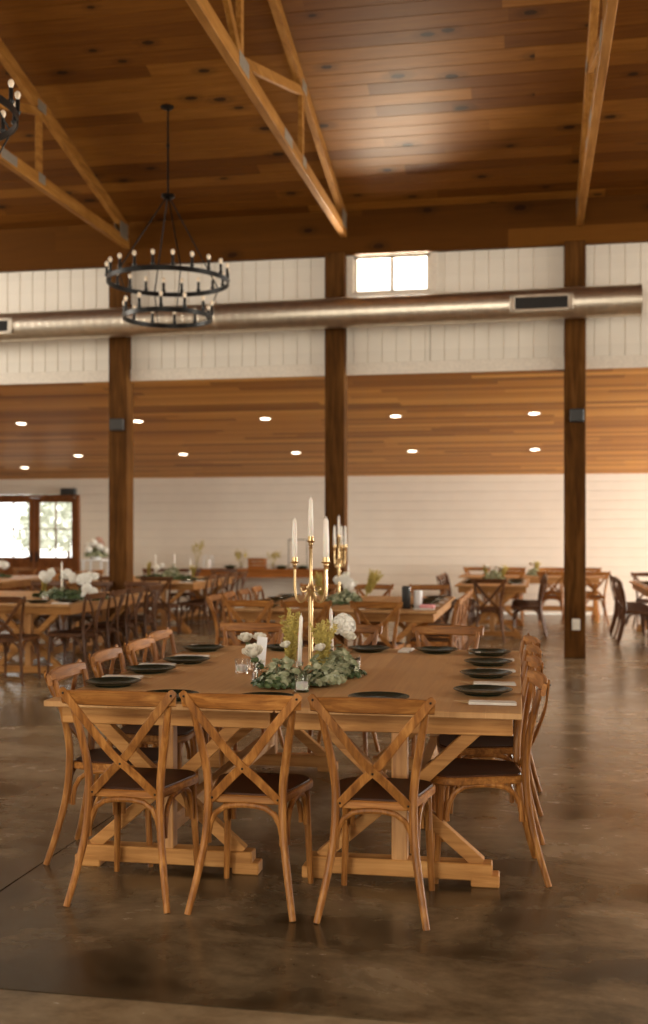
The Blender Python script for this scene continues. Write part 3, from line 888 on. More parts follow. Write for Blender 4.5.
def floret_ball(seed, r, n=110, fs=.016):
    rr = random.Random(seed); mb = MB()
    core = r * .72
    mb.lathe([(0, -core * .8)] + [(core * math.cos(R(a)), core * math.sin(R(a))) for a in range(-50, 90, 20)] + [(0, core)], 12)
    for i in range(n):
        z = 1 - 1.65 * (i + .5) / n; ph = i * 2.39996
        q = math.sqrt(max(0, 1 - z * z)); d = Vector((q * math.cos(ph), q * math.sin(ph), z))
        p = d * (r * rr.uniform(.78, 1.1)); u = d.orthogonal().normalized(); v = d.cross(u); a0 = rr.uniform(0, PI)
        for k in range(4):
            a = a0 + k * PI / 2; e = u * math.cos(a) + v * math.sin(a); f = d.cross(e)
            s = fs * rr.uniform(.85, 1.15)
            mb.add([p, p + e * s * .55 + f * s * .42 + d * s * .25, p + e * s + d * s * .12, p + e * s * .55 - f * s * .42 + d * s * .25], [(0, 1, 2, 3)])
    return mb.mesh('bloom', M['petal'], smooth=0)
def rose_mesh(seed, r):
    rr = random.Random(seed); mb = MB()
    for L, (rad, hh, n, op) in enumerate(((.30, .75, 3, .0), (.52, .85, 4, .15), (.78, .8, 5, .4), (1.0, .62, 6, .75))):
        for k in range(n):
            a = 2 * PI * k / n + L * .7 + rr.uniform(-.1, .1); wid = 2 * PI / n * .68
            grid = []
            for i in range(4):
                t = i / 3
                for j in range(5):
                    b = a + wid * (j - 2) / 2 * (1 - .25 * t * t)
                    q = r * rad * (.35 + .65 * math.sin(t * PI / 2) + op * .25 * t * t); z = r * (-.45 + (hh + .45) * t - .12 * abs(j - 2) * t - op * .25 * t ** 3)
                    grid.append((q * math.cos(b), q * math.sin(b), z))
            mb.add(grid, [(i * 5 + j, i * 5 + j + 1, (i + 1) * 5 + j + 1, (i + 1) * 5 + j) for i in range(3) for j in range(4)])
    return mb.mesh('bloom', M['rosepetal'], smooth=60)
def plume_mesh(seed, h, r, n=420):
    rr = random.Random(seed); mb = MB()
    nb = 13
    for b in range(nb):
        a = 2 * PI * b / nb + rr.uniform(-.3, .3); L = h * rr.uniform(.75, 1.0); sp = r * rr.uniform(.25, 1.0)
        tip = Vector((math.cos(a) * sp, math.sin(a) * sp, L)); mid = Vector((tip.x * .35, tip.y * .35, L * .55))
        mb.tube([(0, 0, 0), mid, tip], [.002, .0016, .0008], 4)
        for i in range(n // nb):
            t = rr.uniform(.22, 1)
            p = (mid * (t / .55) if t < .55 else mid.lerp(tip, (t - .55) / .45))
            d = Vector((rr.gauss(0, 1), rr.gauss(0, 1), rr.uniform(.1, 1.3))).normalized(); s = rr.uniform(.014, .034) * (1.25 - .6 * t)
            v = d.orthogonal().normalized() * s * .22
            mb.add([p, p + d * s * .5 + v, p + d * s, p + d * s * .5 - v], [(0, 1, 2, 3)])
    return mb.mesh('plume', M['gild'], smooth=0)
FOL = {'low': foliage_mesh(11, .22, .17, .16, 190, .017, .030, 1.05, M['euca']),
       'dark': foliage_mesh(12, .25, .19, .085, 420, .008, .014, 1.7, M['leaf']),
       'tall': foliage_mesh(13, .15, .14, .21, 170, .016, .028, 1.05, M['euca']),
       'clump': foliage_mesh(16, .115, .18, .19, 210, .012, .024, 1.05, M['euca']),
       'sprig': foliage_mesh(17, .15, .17, .10, 330, .007, .014, 1.6, M['leaf']),
       'runner': foliage_mesh(14, .20, .50, .17, 340, .018, .032, 1.1, M['euca']),
       'runnerd': foliage_mesh(15, .20, .54, .12, 520, .012, .022, 1.6, M['leaf'])}
BALL = [floret_ball(21, .052, 150, .029), floret_ball(22, .044, 120, .024)]
ROSE = [rose_mesh(31, .042), rose_mesh(32, .030)]
PLUME = [plume_mesh(41, .31, .055, 1500), plume_mesh(42, .27, .095, 1900)]
def sub(me, name, parent, loc, rot=(0, 0, 0), sc=1.0):
    o = bpy.data.objects.new(name, me); COL.objects.link(o); o.parent = parent; o.location = loc; o.rotation_euler = rot; o.scale = (sc, sc, sc); return o
def puff(x, y, z, sc, seed):
    """loose cluster of small blooms"""
    rr = random.Random(seed); out = []
    for k in range(5):
        a = k * 2.4 + rr.uniform(-.4, .4); q = .045 * sc * (.4 + .6 * (k > 0))
        out.append((BALL[k % 2] if k % 3 else ROSE[0], 'bloom', (x + q * math.cos(a), y + q * math.sin(a), z + rr.uniform(-.035, .03) * sc), (rr.uniform(-30, 30), rr.uniform(-30, 30), rr.uniform(0, 360)), sc * rr.uniform(.48, .75)))
    return out
def expand(items):
    out = []
    for i, (me, nm, loc, rot, sc) in enumerate(items):
        if me in BALL and sc > 1.15: out += puff(*loc, sc, i + int(abs(loc[1]) * 100))
        else: out.append((me, nm, loc, rot, sc))
    return out
def arrangement(x, y, rz, label, items, bowl=True):
    items = expand(items)
    o = empty('flower_arrangement', (x, y, TOP), R(rz))
    if bowl:
        mb = MB(); mb.lathe([(0, 0), (.05, 0), (.075, .02), (.085, .05), (.08, .05), (.068, .022), (0, .012)], 20); mb.build('bowl', M['greybox'], o)
    for me, nm, loc, rot, sc in items: sub(me, nm, o, loc, tuple(R(a) for a in rot), sc)
    return tag(o, label, 'flower arrangement', 'flower arrangements')
def stem_up(loc, me, sc, z, parent):
    pass
def candelabra(x, y, rz, label, where, tall=False):
    o = empty('candelabra', (x, y, TOP), R(rz))
    mb = MB(); mb.lathe([(0, 0), (.07, 0), (.072, .006), (.055, .014), (.03, .022), (.018, .04), (.013, .06), (.0125, .40), (.014, .425), (.022, .435), (.024, .447), (.016, .46), (.011, .475), (.0085, .50), (.008, .652), (.012, .66), (0, .663)], 20)
    mb.build('stem', M['gold'], o)
    def cup(p, parent):
        mb = MB(); mb.lathe([(0, -.035), (.010, -.034), (.012, -.028), (.007, -.022), (.012, -.014), (.012, -.008), (.008, -.004), (.020, .0), (.023, .004), (.020, .007), (.0165, .006), (.0145, .03), (.0138, .03), (.0136, .006), (0, .005)], 16, p)
        mb.build('candle_cup', M['gold'], parent)
    cup((0, 0, .692), o)
    cl = []
    for k, a in enumerate((187, 346, 20)):
        ca_, sa_ = math.cos(R(a)), math.sin(R(a))
        prof = [(.012, .435), (.03, .392), (.055, .377), (.076, .40), (.084, .45), (.084, .51), (.084, .555)]
        mb = MB(); mb.tube([(r * ca_, r * sa_, z) for r, z in [tuple(v[:2]) for v in bez([(p[0], p[1], 0) for p in prof], 4)]], .0065, 8)
        pts = []
        for i in range(22):
            t = i / 21 * 2.1 * PI; rr_ = .022 * (1 - i / 30)
            pts.append(((.040 + rr_ * math.cos(t + 2.6)) * ca_, (.040 + rr_ * math.cos(t + 2.6)) * sa_, .448 + rr_ * math.sin(t + 2.6)))
        mb.tube(pts, .0032, 6)
        arm = mb.build('arm', M['gold'], o)
        cup((.085 * ca_, .085 * sa_, .583), arm); cl.append((.085 * ca_, .085 * sa_, .589))
    tag(o, label, 'candelabra', 'gold candelabras')
    nm = ('left arm', 'near right arm', 'far right arm')
    M4 = Matrix.Translation(o.location) @ Matrix.Rotation(R(rz), 4, 'Z')
    q = put(candle_me[.23], 'taper_candle', M4 @ Vector((0, 0, .698)), 0, 'white candle on the central cup of the candelabra %s' % where, 'candle', 'candelabra candles')
    for k, p in enumerate(cl):
        put(candle_me[.23], 'taper_candle', M4 @ Vector(p), 0, 'white candle on the %s of the candelabra %s' % (nm[k], where), 'candle', 'candelabra candles')

# ------------------------------------------------------------------ tables, chairs and settings
ORD4 = ['nearest', 'second', 'third', 'farthest']
def seats_side(desc, x, ys, side, grp, jit=2.0, dark=False, turn=0):
    face = 180 if side == 'right' else 0
    n = len(ys)
    for i, y in enumerate(ys):
        w = ORD4[i] if n == 4 else ['nearest', 'second', 'farthest'][i] if n == 3 else ['nearest', 'farthest'][i] if n == 2 else 'only'
        xx = x[i] if hasattr(x, '__len__') else x
        chair(xx, y, face + turn, 'cross-back wooden chair on the %s side of %s, %s one' % (side, desc, w), grp, jit, dark)
def seats_end(desc, xs, y, end, grp, jit=2.0, dark=False):
    face = 90 if end == 'near' else -90
    n = len(xs)
    for i, x in enumerate(xs):
        w = ['left', 'middle', 'right'][i] if n == 3 else ['left', 'right'][i] if n == 2 else 'only'
        chair(x, y, face, 'cross-back wooden chair at the %s end of %s, %s one' % (end, desc, w), grp, jit, dark)

# A: the front double table
DA = 'the front table'
AX, AY, AR = -1.11, 5.83, .9
table(AX - .5215 * math.cos(R(AR)), AY - .5215 * math.sin(R(AR)), AR, 'farmhouse table at the front, left half under the far-left plates')
table(AX + .5215 * math.cos(R(AR)), AY + .5215 * math.sin(R(AR)), AR, 'farmhouse table at the front, right half under the right-hand plates')
seats_end(DA, (-1.635, -1.13, -.612), 4.475, 'near', 'chairs at the front table', .6)
seats_side(DA, (-1.90, -1.985, -2.005, -2.085), (4.93, 5.64, 6.2, 6.78), 'left', 'chairs at the front table', 1.5, turn=4)
seats_side(DA, (-.255, -.27, -.275, -.285), (4.97, 5.62, 6.17, 6.72), 'right', 'chairs at the front table', 1.5, turn=7)
seats_end(DA, (-1.93, -1.26, -.58), 7.26, 'far', 'chairs at the front table')
g = 'on the front table'
for i, (x, y) in enumerate(((-.234, 5.146), (-.247, 5.77), (-.258, 6.29), (-.274, 6.80))):
    setting(x, y, 180, '%s on the front table, right side' % ORD4[i], g, True, .30)
for i, (x, y) in enumerate(((-2.01, 5.10), (-2.01, 5.63), (-1.95, 6.07), (-2.05, 6.72))):
    setting(x, y, 0, '%s on the front table, left side' % ORD4[i], g, True, .27 if i != 3 else .22)
for i, x in enumerate((-1.60, -1.16, -.673)):
    setting(x, (4.725, 4.725, 4.83)[i], 90, 'at the near end of the front table, %s one' % ['left', 'middle', 'right'][i], g, False, .0)
for i, (x, y) in enumerate(((-1.56, 6.86), (-1.02, 6.87), (-.595, 6.88))):
    setting(x, y, -90, 'at the far end of the front table, %s one' % ['left', 'middle', 'right'][i], g, False, .23)

E90 = (0, 0, 0)
arrangement(-1.12, 5.28, 0, 'low eucalyptus and greenery clump at the near end of the front centrepiece', [
    (FOL['clump'], 'foliage', (-.09, -.01, .01), (0, 0, 12), .92), (FOL['clump'], 'foliage', (.105, .05, .01), (0, 0, 200), .88), (FOL['sprig'], 'foliage', (-.09, -.06, 0), E90, .9), (FOL['sprig'], 'foliage', (.05, .02, 0), (0, 0, 150), .8),
    (ROSE[1], 'bloom', (.06, .20, .16), (20, -10, 0), .9), (ROSE[1], 'bloom', (-.10, .12, .18), (20, -10, 0), .8), (PLUME[0], 'plume', (-.115, .32, .03), (0, 0, 0), 1.05)], False)
arrangement(-.985, 5.74, 10, 'goldenrod and white hydrangea clump at the far end of the front centrepiece', [
    (FOL['clump'], 'foliage', (-.03, -.06, .01), (0, 0, 10), .9), (FOL['clump'], 'foliage', (-.05, .05, .02), (0, 0, 190), .95), (FOL['sprig'], 'foliage', (-.01, -.10, 0), (0, 0, 0), .8),
    (BALL[0], 'bloom', (.0, .11, .245), (0, 10, 0), 1.0), (PLUME[1], 'plume', (-.11, -.17, .03), (0, 0, 0), 1.0), (ROSE[1], 'bloom', (.03, -.06, .20), (30, 10, 0), 1.0)], False)
candelabra(-1.157, 5.72, 0, 'gold four-light candelabra on the front table', 'on the front table')
taper(-1.175, 5.52, .26, 'at the near end of the front centrepiece', (1, 2.2))
taper(-1.105, 6.05, .26, 'at the far end of the front centrepiece', (1, -1))
votive(-1.065, 5.06, 'in front of the eucalyptus clump'); votive(-1.52, 5.68, 'left of the front centrepiece'); votive(-.965, 5.96, 'right of the hydrangea clump')
# bud vases with white blooms, and a menu card
def budvase(x, y, label, blooms):
    o = empty('bud_vase', (x, y, TOP))
    mb = MB(); mb.lathe([(0, 0), (.024, 0), (.028, .01), (.026, .05), (.012, .08), (.011, .10), (.014, .105), (.0095, .10), (.010, .08), (.023, .048), (.024, .012), (0, .008)], 18); mb.build('vase', M['glass'], o)
    for (dx, dy, z, sc, me, rx) in blooms:
        mb = MB(); mb.tube(bez([(0, 0, .02), (dx * .3, dy * .3, .1), (dx, dy, z - .015 * sc)], 3), .002, 5)
        for k in range(3): leaf_disc(mb, Vector((dx * .6, dy * .6, z * .72 + .012 * k)), Vector((math.sin(k * 2.3), math.cos(k * 2.3), .6)), Vector((1, 0, .3)), .014, 1.7)
        s = mb.build('flower_stem', M['stem'], o, smooth=0)
        sub(me, 'bloom', s, (dx, dy, z), (R(rx), 0, 0), sc)
    return tag(o, label, 'vase')
budvase(-1.345, 5.32, 'clear bud vase with a round white rose in front of the card', [(-.02, -.01, .15, 1.1, ROSE[0], 25), (.015, .03, .10, .5, ROSE[1], 0)])
budvase(-1.49, 5.82, 'clear bud vase with two small white blooms behind the card', [(-.045, -.01, .17, .85, ROSE[0], 20), (.03, .0, .175, .8, ROSE[0], 10)])
o = empty('table_card', (-1.435, 5.76, TOP), R(66))
mb = MB(); mb.box((0, 0, .012), (.07, .035, .024), .003); mb.build('card_base', M['table_x'], o)
mb = MB(); mb.box((0, 0, .105), (.085, .0025, .16), 0, Matrix.Rotation(R(8), 3, 'Y')); mb.build('card', M['paper'], o)
tag(o, 'upright white card leaning beside the white roses on the front table', 'table card')

# B: middle table
DB = 'the middle table'
BX, BY = -1.95, 11.73
table(BX - .5215, BY, 0, 'farmhouse table behind the front one, left half')
table(BX + .5215, BY, 0, 'farmhouse table behind the front one, right half with black cup')
seats_end(DB, (-2.63, -2.08, -1.42), 10.33, 'near', 'chairs at the middle table')
seats_side(DB, -.985, (10.85, 11.4, 12.0, 12.6), 'right', 'chairs at the middle table', 3)
seats_side(DB, -2.92, (10.85, 11.4, 12.0, 12.6), 'left', 'chairs at the middle table', 3)
seats_end(DB, (-2.6, -1.92, -1.25), 13.15, 'far', 'chairs at the middle table')
g = 'on the middle table'
for i, y in enumerate((10.95, 11.5, 12.05, 12.6)):
    setting(-1.10, y, 180, '%s on the middle table, right side' % ORD4[i], g, False, .27)
    setting(-2.80, y, 0, '%s on the middle table, left side' % ORD4[i], g, False, .27)
for i, x in enumerate((-2.63, -2.08, -1.42)):
    setting(x, 10.75, 90, 'at the near end of the middle table, %s one' % ['left', 'middle', 'right'][i], g, False, .24)
candelabra(-2.06, 11.7, 60, 'gold four-light candelabra on the middle table', 'on the middle table')
taper(-2.0, 11.95, .34, 'beside the candelabra on the middle table'); taper(-2.13, 11.35, .26, 'at the near end of the middle table')
arrangement(-2.0, 11.65, 0, 'eucalyptus runner with white hydrangeas on the middle table', [
    (FOL['runner'], 'foliage', (0, 0, 0), E90, .9), (FOL['runnerd'], 'foliage', (0, 0, 0), E90, .9),
    (BALL[0], 'bloom', (.10, -.1, .20), E90, 1.2), (BALL[1], 'bloom', (.05, .28, .2), E90, 1.2), (BALL[1], 'bloom', (-.02, .05, .26), E90, 1.3),
    (PLUME[0], 'plume', (-.22, -.1, .03), (0, -8, 0), 1.0), (PLUME[1], 'plume', (.17, .42, .03), (0, 22, 0), 1.25)], False)
mb = MB(); mb.lathe([(0, 0), (.036, 0), (.04, .006), (.045, .20), (.043, .215), (.030, .222), (0, .223)], 24)
tag(mb.build('tumbler', M['blackplastic'], loc=(-1.235, 10.82, TOP)), 'tall black tumbler on the near right corner of the middle table', 'tumbler')
mb = MB(); mb.lathe([(0, 0), (.036, 0), (.04, .006), (.044, .175), (.0425, .175), (.038, .012), (0, .01)], 24)
tag(mb.build('drinking_cup', M['paper'], loc=(-1.125, 10.86, TOP)), 'white cup right of the black tumbler on the middle table', 'cup')
mb = MB(); mb.prism([(-.07, -.04), (.065, -.045), (.08, .03), (.01, .05), (-.06, .035)], 0, .045, .015)
tag(mb.build('folded_cloth', M['pink'], loc=(-1.03, 10.80, TOP)), 'small pink folded cloth right of the white cup', 'cloth')

# C: left table
DC = 'the left table'
CX, CY = -5.77, 12.0
table(CX - .5215, CY, 0, 'farmhouse table before the left post, left half')
table(CX + .5215, CY, 0, 'farmhouse table before the left post, right half')
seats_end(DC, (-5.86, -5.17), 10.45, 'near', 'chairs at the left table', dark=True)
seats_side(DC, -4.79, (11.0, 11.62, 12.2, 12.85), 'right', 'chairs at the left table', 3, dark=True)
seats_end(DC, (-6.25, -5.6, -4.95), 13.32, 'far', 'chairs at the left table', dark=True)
g = 'on the left table'
for i, y in enumerate((11.15, 11.75, 12.3, 12.85)):
    setting(-4.91, y, 180, '%s on the left table, right side' % ORD4[i], g, False, .27)
for i, x in enumerate((-5.86, -5.17)): setting(x, 10.99, 90, 'at the near end of the left table, %s one' % ['left', 'right'][i], g, False, .24)
arrangement(-5.14, 11.72, 62, 'green runner with many white blooms on the left table', [
    (FOL['runnerd'], 'foliage', (0, 0, 0), E90, 1.1), (FOL['low'], 'foliage', (0, .2, 0), E90, 1.0),
    (BALL[0], 'bloom', (-.05, -.42, .10), E90, 1.25), (BALL[1], 'bloom', (-.02, -.38, .27), E90, 1.35), (BALL[1], 'bloom', (.04, -.1, .24), E90, 1.3),
    (BALL[0], 'bloom', (.02, .06, .27), E90, 1.0), (BALL[1], 'bloom', (-.02, .34, .27), E90, 1.4), (PLUME[0], 'plume', (.05, .52, .02), E90, .9)], False)
taper(-5.42, 12.15, .34, 'rising from the blooms on the left table')
votive(-5.25, 11.35, 'before the blooms on the left table')

# D: far left by the glazed doors
DD = 'the table by the glazed doors'
table(-9.56, 16.95, 0, 'farmhouse table before the glazed doors, left half')
table(-8.52, 16.95, 0, 'farmhouse table before the glazed doors, right half')
seats_end(DD, (-9.1, -8.45), 15.45, 'near', 'chairs near the glazed doors')
seats_side(DD, -7.6, (16.1, 16.7, 17.3, 17.9), 'right', 'chairs near the glazed doors', 3)
seats_end(DD, (-9.7, -9.05, -8.4), 18.42, 'far', 'chairs near the glazed doors')
arrangement(-9.0, 17.0, 90, 'white flowers with greenery on the table by the glazed doors', [
    (FOL['runnerd'], 'foliage', (0, 0, 0), E90, 1.0), (BALL[0], 'bloom', (0, -.35, .2), E90, 1.5), (BALL[0], 'bloom', (0, .1, .22), E90, 1.3), (BALL[1], 'bloom', (0, .45, .2), E90, 1.6), (PLUME[0], 'plume', (0, -.1, .02), E90, .9)], False)
taper(-9.05, 17.25, .34, 'on the table by the glazed doors')
for i, x in enumerate((-9.7, -9.1, -8.45)): setting(x, 15.95, 90, 'at the near end of the doorside table, %s one' % ['left', 'middle', 'right'][i], 'by the glazed doors', False, .24)

# E: behind the left post
DE = 'the table behind the left post'
EX, EY2 = -6.0, 17.0
table(EX - .5215, EY2, 0, 'farmhouse table behind the left post, left half')
table(EX + .5215, EY2, 0, 'farmhouse table behind the left post, right half')
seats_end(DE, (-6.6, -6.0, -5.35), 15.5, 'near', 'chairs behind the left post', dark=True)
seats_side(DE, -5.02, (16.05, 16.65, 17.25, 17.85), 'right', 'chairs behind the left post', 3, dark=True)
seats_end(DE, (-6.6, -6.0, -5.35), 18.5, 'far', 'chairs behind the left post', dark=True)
arrangement(-5.75, 16.9, 80, 'greenery clump around the three tapers behind the left post', [
    (FOL['runnerd'], 'foliage', (0, 0, 0), E90, 1.0), (FOL['tall'], 'foliage', (0, -.1, 0), E90, 1.3), (PLUME[0], 'plume', (0, .33, .02), E90, .9), (BALL[1], 'bloom', (0, .15, .2), E90, 1.2), (PLUME[1], 'plume', (.02, -.45, .02), E90, .8)], False)
for i, (x, y, h) in enumerate(((-5.98, 17.0, .34), (-5.68, 17.05, .34), (-5.40, 17.0, .26))):
    taper(x, y, h, '%s of three behind the left post' % ['leftmost', 'middle', 'rightmost'][i])
for i, y in enumerate((16.1, 16.7, 17.3, 17.9)): setting(-5.15, y, 180, '%s on the table behind the left post' % ORD4[i], 'behind the left post', False, .27)

# F: narrow table left of the outlet post
DF = 'the narrow table'
FX, FY = -.60, 17.1
table(FX, FY, 0, 'single farmhouse table just left of the post with the outlet')
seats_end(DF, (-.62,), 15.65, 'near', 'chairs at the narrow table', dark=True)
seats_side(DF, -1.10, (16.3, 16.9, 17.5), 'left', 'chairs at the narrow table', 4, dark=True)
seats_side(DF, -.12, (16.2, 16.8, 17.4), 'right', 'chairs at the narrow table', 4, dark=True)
arrangement(-.6, 17.1, 0, 'sparse pale flowers in the middle of the narrow table', [
    (FOL['tall'], 'foliage', (0, 0, 0), E90, 1.2), (ROSE[0], 'bloom', (-.12, 0, .22), E90, 1.2), (ROSE[0], 'bloom', (.1, 0, .2), E90, 1.2), (PLUME[1], 'plume', (.1, .0, .02), (0, 12, 0), .9), (PLUME[0], 'plume', (-.1, .0, .02), (0, -14, 0), .8)])
for i, y in enumerate((16.35, 16.95, 17.5)):
    setting(-.28, y, 180, '%s on the narrow table, right side' % ['nearest', 'second', 'farthest'][i], 'on the narrow table', False, .25)
    setting(-.92, y, 0, '%s on the narrow table, left side' % ['nearest', 'second', 'farthest'][i], 'on the narrow table', False, .25)

# G: long table along the back wall, behind the outlet post
DG = 'the back-wall table'
table(-.05, 19.55, 90, 'farmhouse table set along the back wall behind the outlet post')
for i, x in enumerate((-.40, .28, .96)):
    chair(x, 18.80, 90, 'cross-back wooden chair along the near side of %s, %s from the left' % (DG, ['first', 'second', 'third'][i]), 'chairs at the back wall table', 3)
for i, x in enumerate((-1.05, -.4, .3, .92)):
    chair(x, 20.25, -90, 'cross-back wooden chair against the back wall behind the table, %s from the left' % ['first', 'second', 'third', 'fourth'][i], 'chairs at the back wall table', 3)
arrangement(0.0, 19.55, 0, 'small pale flowers on the table along the back wall', [
    (FOL['tall'], 'foliage', (0, 0, 0), E90, .9), (PLUME[1], 'plume', (0, .0, .02), (0, 10, 0), .9), (ROSE[0], 'bloom', (-.05, 0, .2), E90, 1.2)])

# H: right edge
DH = 'the right-edge table'
HX, HY = 1.95, 16.5
table(HX, HY, 0, 'farmhouse table cut off by the right picture edge')
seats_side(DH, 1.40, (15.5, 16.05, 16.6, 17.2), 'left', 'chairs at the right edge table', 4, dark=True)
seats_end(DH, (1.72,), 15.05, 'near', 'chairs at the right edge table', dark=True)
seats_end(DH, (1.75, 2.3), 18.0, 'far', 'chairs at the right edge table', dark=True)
arrangement(1.78, 16.4, 0, 'pale flowers and leaves on the table at the right edge', [
    (FOL['tall'], 'foliage', (0, 0, 0), E90, 1.1), (FOL['dark'], 'foliage', (0, 0, 0), E90, .8), (ROSE[0], 'bloom', (.0, 0, .24), E90, 1.4), (PLUME[1], 'plume', (.02, .05, .02), (0, 6, 0), 1.0)])
for i, y in enumerate((15.7, 16.3, 16.9)): setting(1.64, y, 0, '%s on the right-edge table' % ['nearest', 'second', 'farthest'][i], 'at the right edge', False, .25)

# ------------------------------------------------------------------ side table at the back wall with its things
sd = empty('side_table', (-5.15, 20.55, 0))
LN = 2.7
mb = MB(); mb.box((0, 0, .80), (LN, .5, .04), .004); mb.build('table_top', M['darkwood'], sd)
for sx in (-1, 1):
    mb = MB(); mb.box((0, sx * .2, .72), (LN - .1, .03, .12), .003); mb.build('apron', M['darkwood'], sd)
    mb = MB(); mb.box((sx * (LN / 2 - .06), 0, .72), (.03, .37, .12), .003); mb.build('apron', M['darkwood'], sd)
for sx in (-1, 1):
    for sy in (-1, 1):
        mb = MB(); mb.box((sx * (LN / 2 - .07), sy * .19, .39), (.08, .08, .78), .004); mb.build('leg', M['darkwood'], sd)
tag(sd, 'long brown side table standing along the back wall', 'side table')
ST = .8205
cr = empty('wooden_crate', (-5.19, 20.52, ST))
mb = MB()
for z in (.03, .10, .17):
    mb.box((0, -.10, z), (.32, .012, .055), .002); mb.box((0, .10, z), (.32, .012, .055), .002)
    for sx in (-1, 1): mb.box((sx * .154, 0, z), (.012, .19, .055), .002)
mb.build('slats', M['darkwood'], cr)
mb = MB()
for sx in (-1, 1):
    for sy in (-1, 1): mb.box((sx * .14, sy * .085, .1), (.02, .02, .2), .002)
mb.box((0, 0, .008), (.30, .19, .012)); mb.build('corner_frame', M['darkwood'], cr)
tag(cr, 'small slatted wooden crate in the middle of the side table', 'crate')
def twigs(x, y, label, seed, h=.3):
    rr = random.Random(seed); o = empty('bud_vase', (x, y, ST))
    mb = MB(); mb.lathe([(0, 0), (.03, 0), (.038, .03), (.03, .09), (.018, .12), (.02, .13), (.016, .125), (.027, .09), (.033, .03), (0, .01)], 16); mb.build('vase', M['glass'], o)
    mb = MB()
    for k in range(9):
        a = rr.uniform(0, 2 * PI); q = rr.uniform(.03, .11)
        tip = Vector((math.cos(a) * q, math.sin(a) * q * .6, h * rr.uniform(.7, 1)))
        mb.tube([(0, 0, .03), tip * .5 + Vector((0, 0, .04)), tip], .002, 4)
        for j in range(7): leaf_disc(mb, tip + Vector((rr.gauss(0, .02), rr.gauss(0, .02), rr.gauss(0, .03))), Vector((rr.gauss(0, 1), -1, rr.gauss(0, 1))), Vector((0, 0, 1)), .012, 1.8)
    mb.build('dried_stems', M['gild'], o, smooth=0)
    return tag(o, label, 'vase')
twigs(-5.50, 20.5, 'slim vase of dried stems left of the wooden crate', 5); twigs(-4.88, 20.5, 'slim vase of dried stems right of the wooden crate', 6)
twigs(-6.38, 20.5, 'vase of tall tan grass at the left end of the side table', 7, .5)
for i, (x, n) in enumerate(((-5.70, 'left of the crate'), (-4.70, 'right of the crate'), (-4.30, 'before the thin black frame'))):
    o = empty('greenery_bowl', (x, 20.45, ST))
    mb = MB(); mb.lathe([(0, 0), (.07, 0), (.11, .05), (.105, .05), (.06, .012), (0, .01)], 18); mb.build('bowl', M['black'], o)
    sub(FOL['dark'], 'foliage', o, (0, 0, .03), (0, 0, 0), .55)
    tag(o, 'low black bowl of greenery %s on the side table' % n, 'bowl')
# lantern at the left end of the side table
o = empty('white_lantern', (-6.15, 20.5, ST))
mb = MB(); mb.box((0, 0, .008), (.17, .17, .016), .003); mb.box((0, 0, .235), (.17, .17, .016), .003)
for sx in (-1, 1):
    for sy in (-1, 1): mb.box((sx * .075, sy * .075, .12), (.016, .016, .22), .002)
mb.build('lantern_frame', M['paper'], o)
mb = MB(); mb.lathe([(.05, .016), (.052, .02), (.052, .17), (.045, .175), (0, .172)], 18); mb.build('pillar_candle', M['wax'], o)
mb = MB(); mb.tube([(-.06, 0, .243), (-.03, 0, .30), (.03, 0, .30), (.06, 0, .243)], .004, 6); mb.build('handle', M['paper'], o)
tag(o, 'white lantern at the left end of the side table', 'lantern')
# thin framed sign
o = empty('sign_frame', (-4.42, 20.62, ST))
fr = MB()
for x in (-.18, .18): fr.box((x, 0, .28), (.014, .014, .56), .002)
for z in (.007, .553): fr.box((0, 0, z), (.374, .014, .014), .002)
fr.build('frame', M['black'], o)
mb = MB(); mb.box((0, 0, .28), (.35, .004, .54)); mb.build('clear_panel', M['pane'], o)
for x in (-.15, .15):
    mb = MB(); mb.box((x, 0, -.0 + .004), (.02, .12, .008), .002); mb.build('foot', M['black'], o)
tag(o, 'thin black upright frame on the side table', 'frame')

# flower stand left of the left post
o = empty('flower_stand', (-7.82, 19.0, 0))
for sx in (-1, 1):
    for sy in (-1, 1):
        mb = MB(); mb.box((sx * .17, sy * .17, .50), (.03, .03, 1.0), .003); mb.build('leg', M['paper'], o)
mb = MB(); mb.box((0, 0, 1.01), (.42, .42, .03), .004); mb.box((0, 0, .25), (.36, .36, .02), .003); mb.build('shelf', M['paper'], o)
tag(o, 'white stand left of the left post carrying a flower display', 'stand')
o = empty('floral_display', (-7.82, 19.0, 1.025))
mb = MB(); mb.lathe([(0, 0), (.09, 0), (.13, .06), (.12, .06), (.08, .012), (0, .01)], 18); mb.build('bowl', M['paper'], o)
sub(FOL['tall'], 'foliage', o, (0, 0, .03), (0, 0, 0), 1.4)
rr = random.Random(9)
BL = floret_ball(23, .05, 80, .016).copy(); BL.materials.clear(); BL.materials.append(M['blush'])
for k in range(9):
    a = k * 2.4; q = .06 + .015 * k
    sub(BL if k % 3 == 0 else BALL[1], 'bloom', o, (math.cos(a) * q, math.sin(a) * q, .16 + .025 * (8 - k) * .9), (0, 0, 0), 1.2)
tag(o, 'mixed white and blush flower display on the white stand', 'flower arrangement')

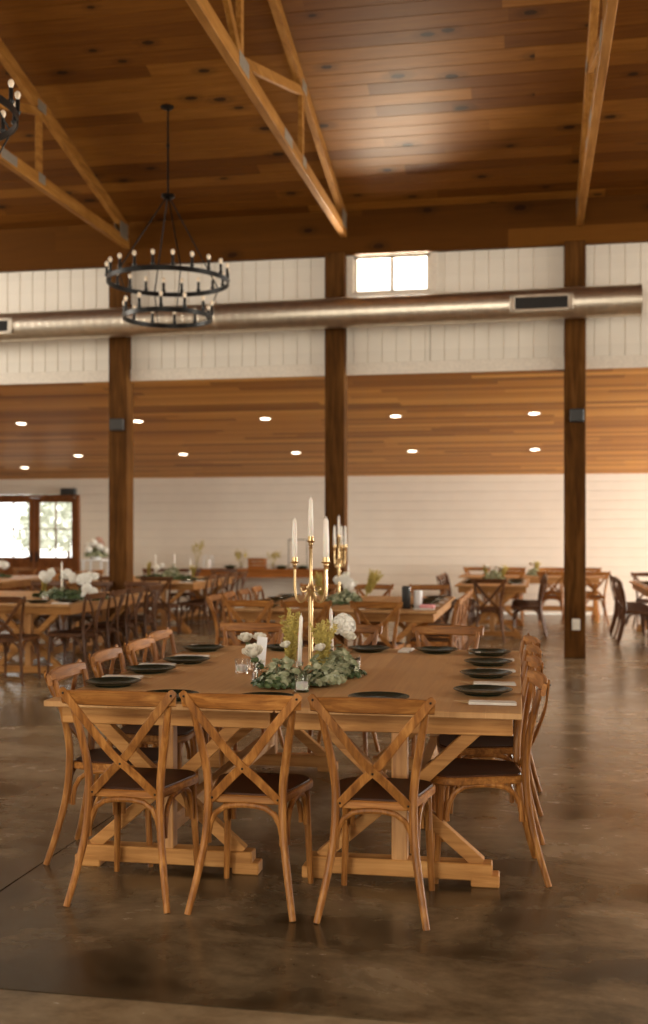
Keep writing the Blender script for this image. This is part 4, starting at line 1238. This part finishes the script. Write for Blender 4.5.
# ------------------------------------------------------------------ light
W = bpy.data.worlds.new('sky'); scene.world = W; W.use_nodes = True
bg = W.node_tree.nodes['Background']; bg.inputs[0].default_value = (1.0, .97, .90, 1); bg.inputs[1].default_value = 3.4
def area(name, loc, rot, sx, sy, power, col=(1, .93, .84)):
    L = bpy.data.lights.new(name, 'AREA'); L.shape = 'RECTANGLE'; L.size = sx; L.size_y = sy; L.energy = power; L.color = col
    o = bpy.data.objects.new(name, L); COL.objects.link(o); o.location = loc; o.rotation_euler = rot; return o
# daylight entering each opening; the high end-wall pair is added
area('daylight_right_aisle', (XR - .02, 17.8, 1.15), (0, R(90), 0), 2.2, 5.1, 2000, (1, .95, .86))
area('daylight_right_hall', (XR - .02, 4.5, 1.6), (0, R(90), 0), 3.1, 2.9, 240, (1, .92, .78))
area('daylight_front', (-1.95, -3.85, 1.6), (R(90), 0, 0), 3.0, 3.1, 260, (1, .91, .73))
area('daylight_clerestory', (-1.95, -3.85, 4.6), (R(90), 0, 0), 8.0, .75, 200, (1, .91, .73))
area('added_high_right', (XR - .02, 10.75, 4.65), (0, R(90), 0), 1.4, 4.4, 480, (1, .93, .80))  # unseen pair, added to brighten the loft wall
area('added_high_left', (XL + .02, 10.75, 4.65), (0, R(-90), 0), 1.4, 4.4, 420, (1, .93, .80))
# unseen lamp added outside the loft window, throws a glow onto the ceiling
dr = Vector((.45, -4.6, 2.1)).normalized()
lo = area('added_ceiling_glow', (-2.12, 15.05, 4.22), (0, 0, 0), 1.5, .9, 1000, (1, .87, .66))
lo.rotation_euler = (-dr).to_track_quat('Z', 'Y').to_euler()

# ------------------------------------------------------------------ camera
cam = bpy.data.cameras.new('camera'); co = bpy.data.objects.new('camera', cam); COL.objects.link(co)
co.location = (0, 0, 1.5); co.rotation_euler = (R(90), 0, R(10.75))
cam.sensor_fit = 'VERTICAL'; cam.sensor_height = 36; cam.lens = 36 * 1110 / 1024; cam.shift_y = 21 / 1024
cam.clip_end = 200
cam.dof.use_dof = True; cam.dof.focus_distance = 4.9; cam.dof.aperture_fstop = 2.0
scene.camera = co
scene.view_settings.view_transform = 'Standard'; scene.view_settings.look = 'None'
scene.view_settings.exposure = 0.0; scene.view_settings.gamma = 1.0; scene.view_settings.use_curve_mapping = False
scene.cycles.use_denoising = True
scene.cycles.max_bounces = 8
scene.cycles.sample_clamp_indirect = 6.0
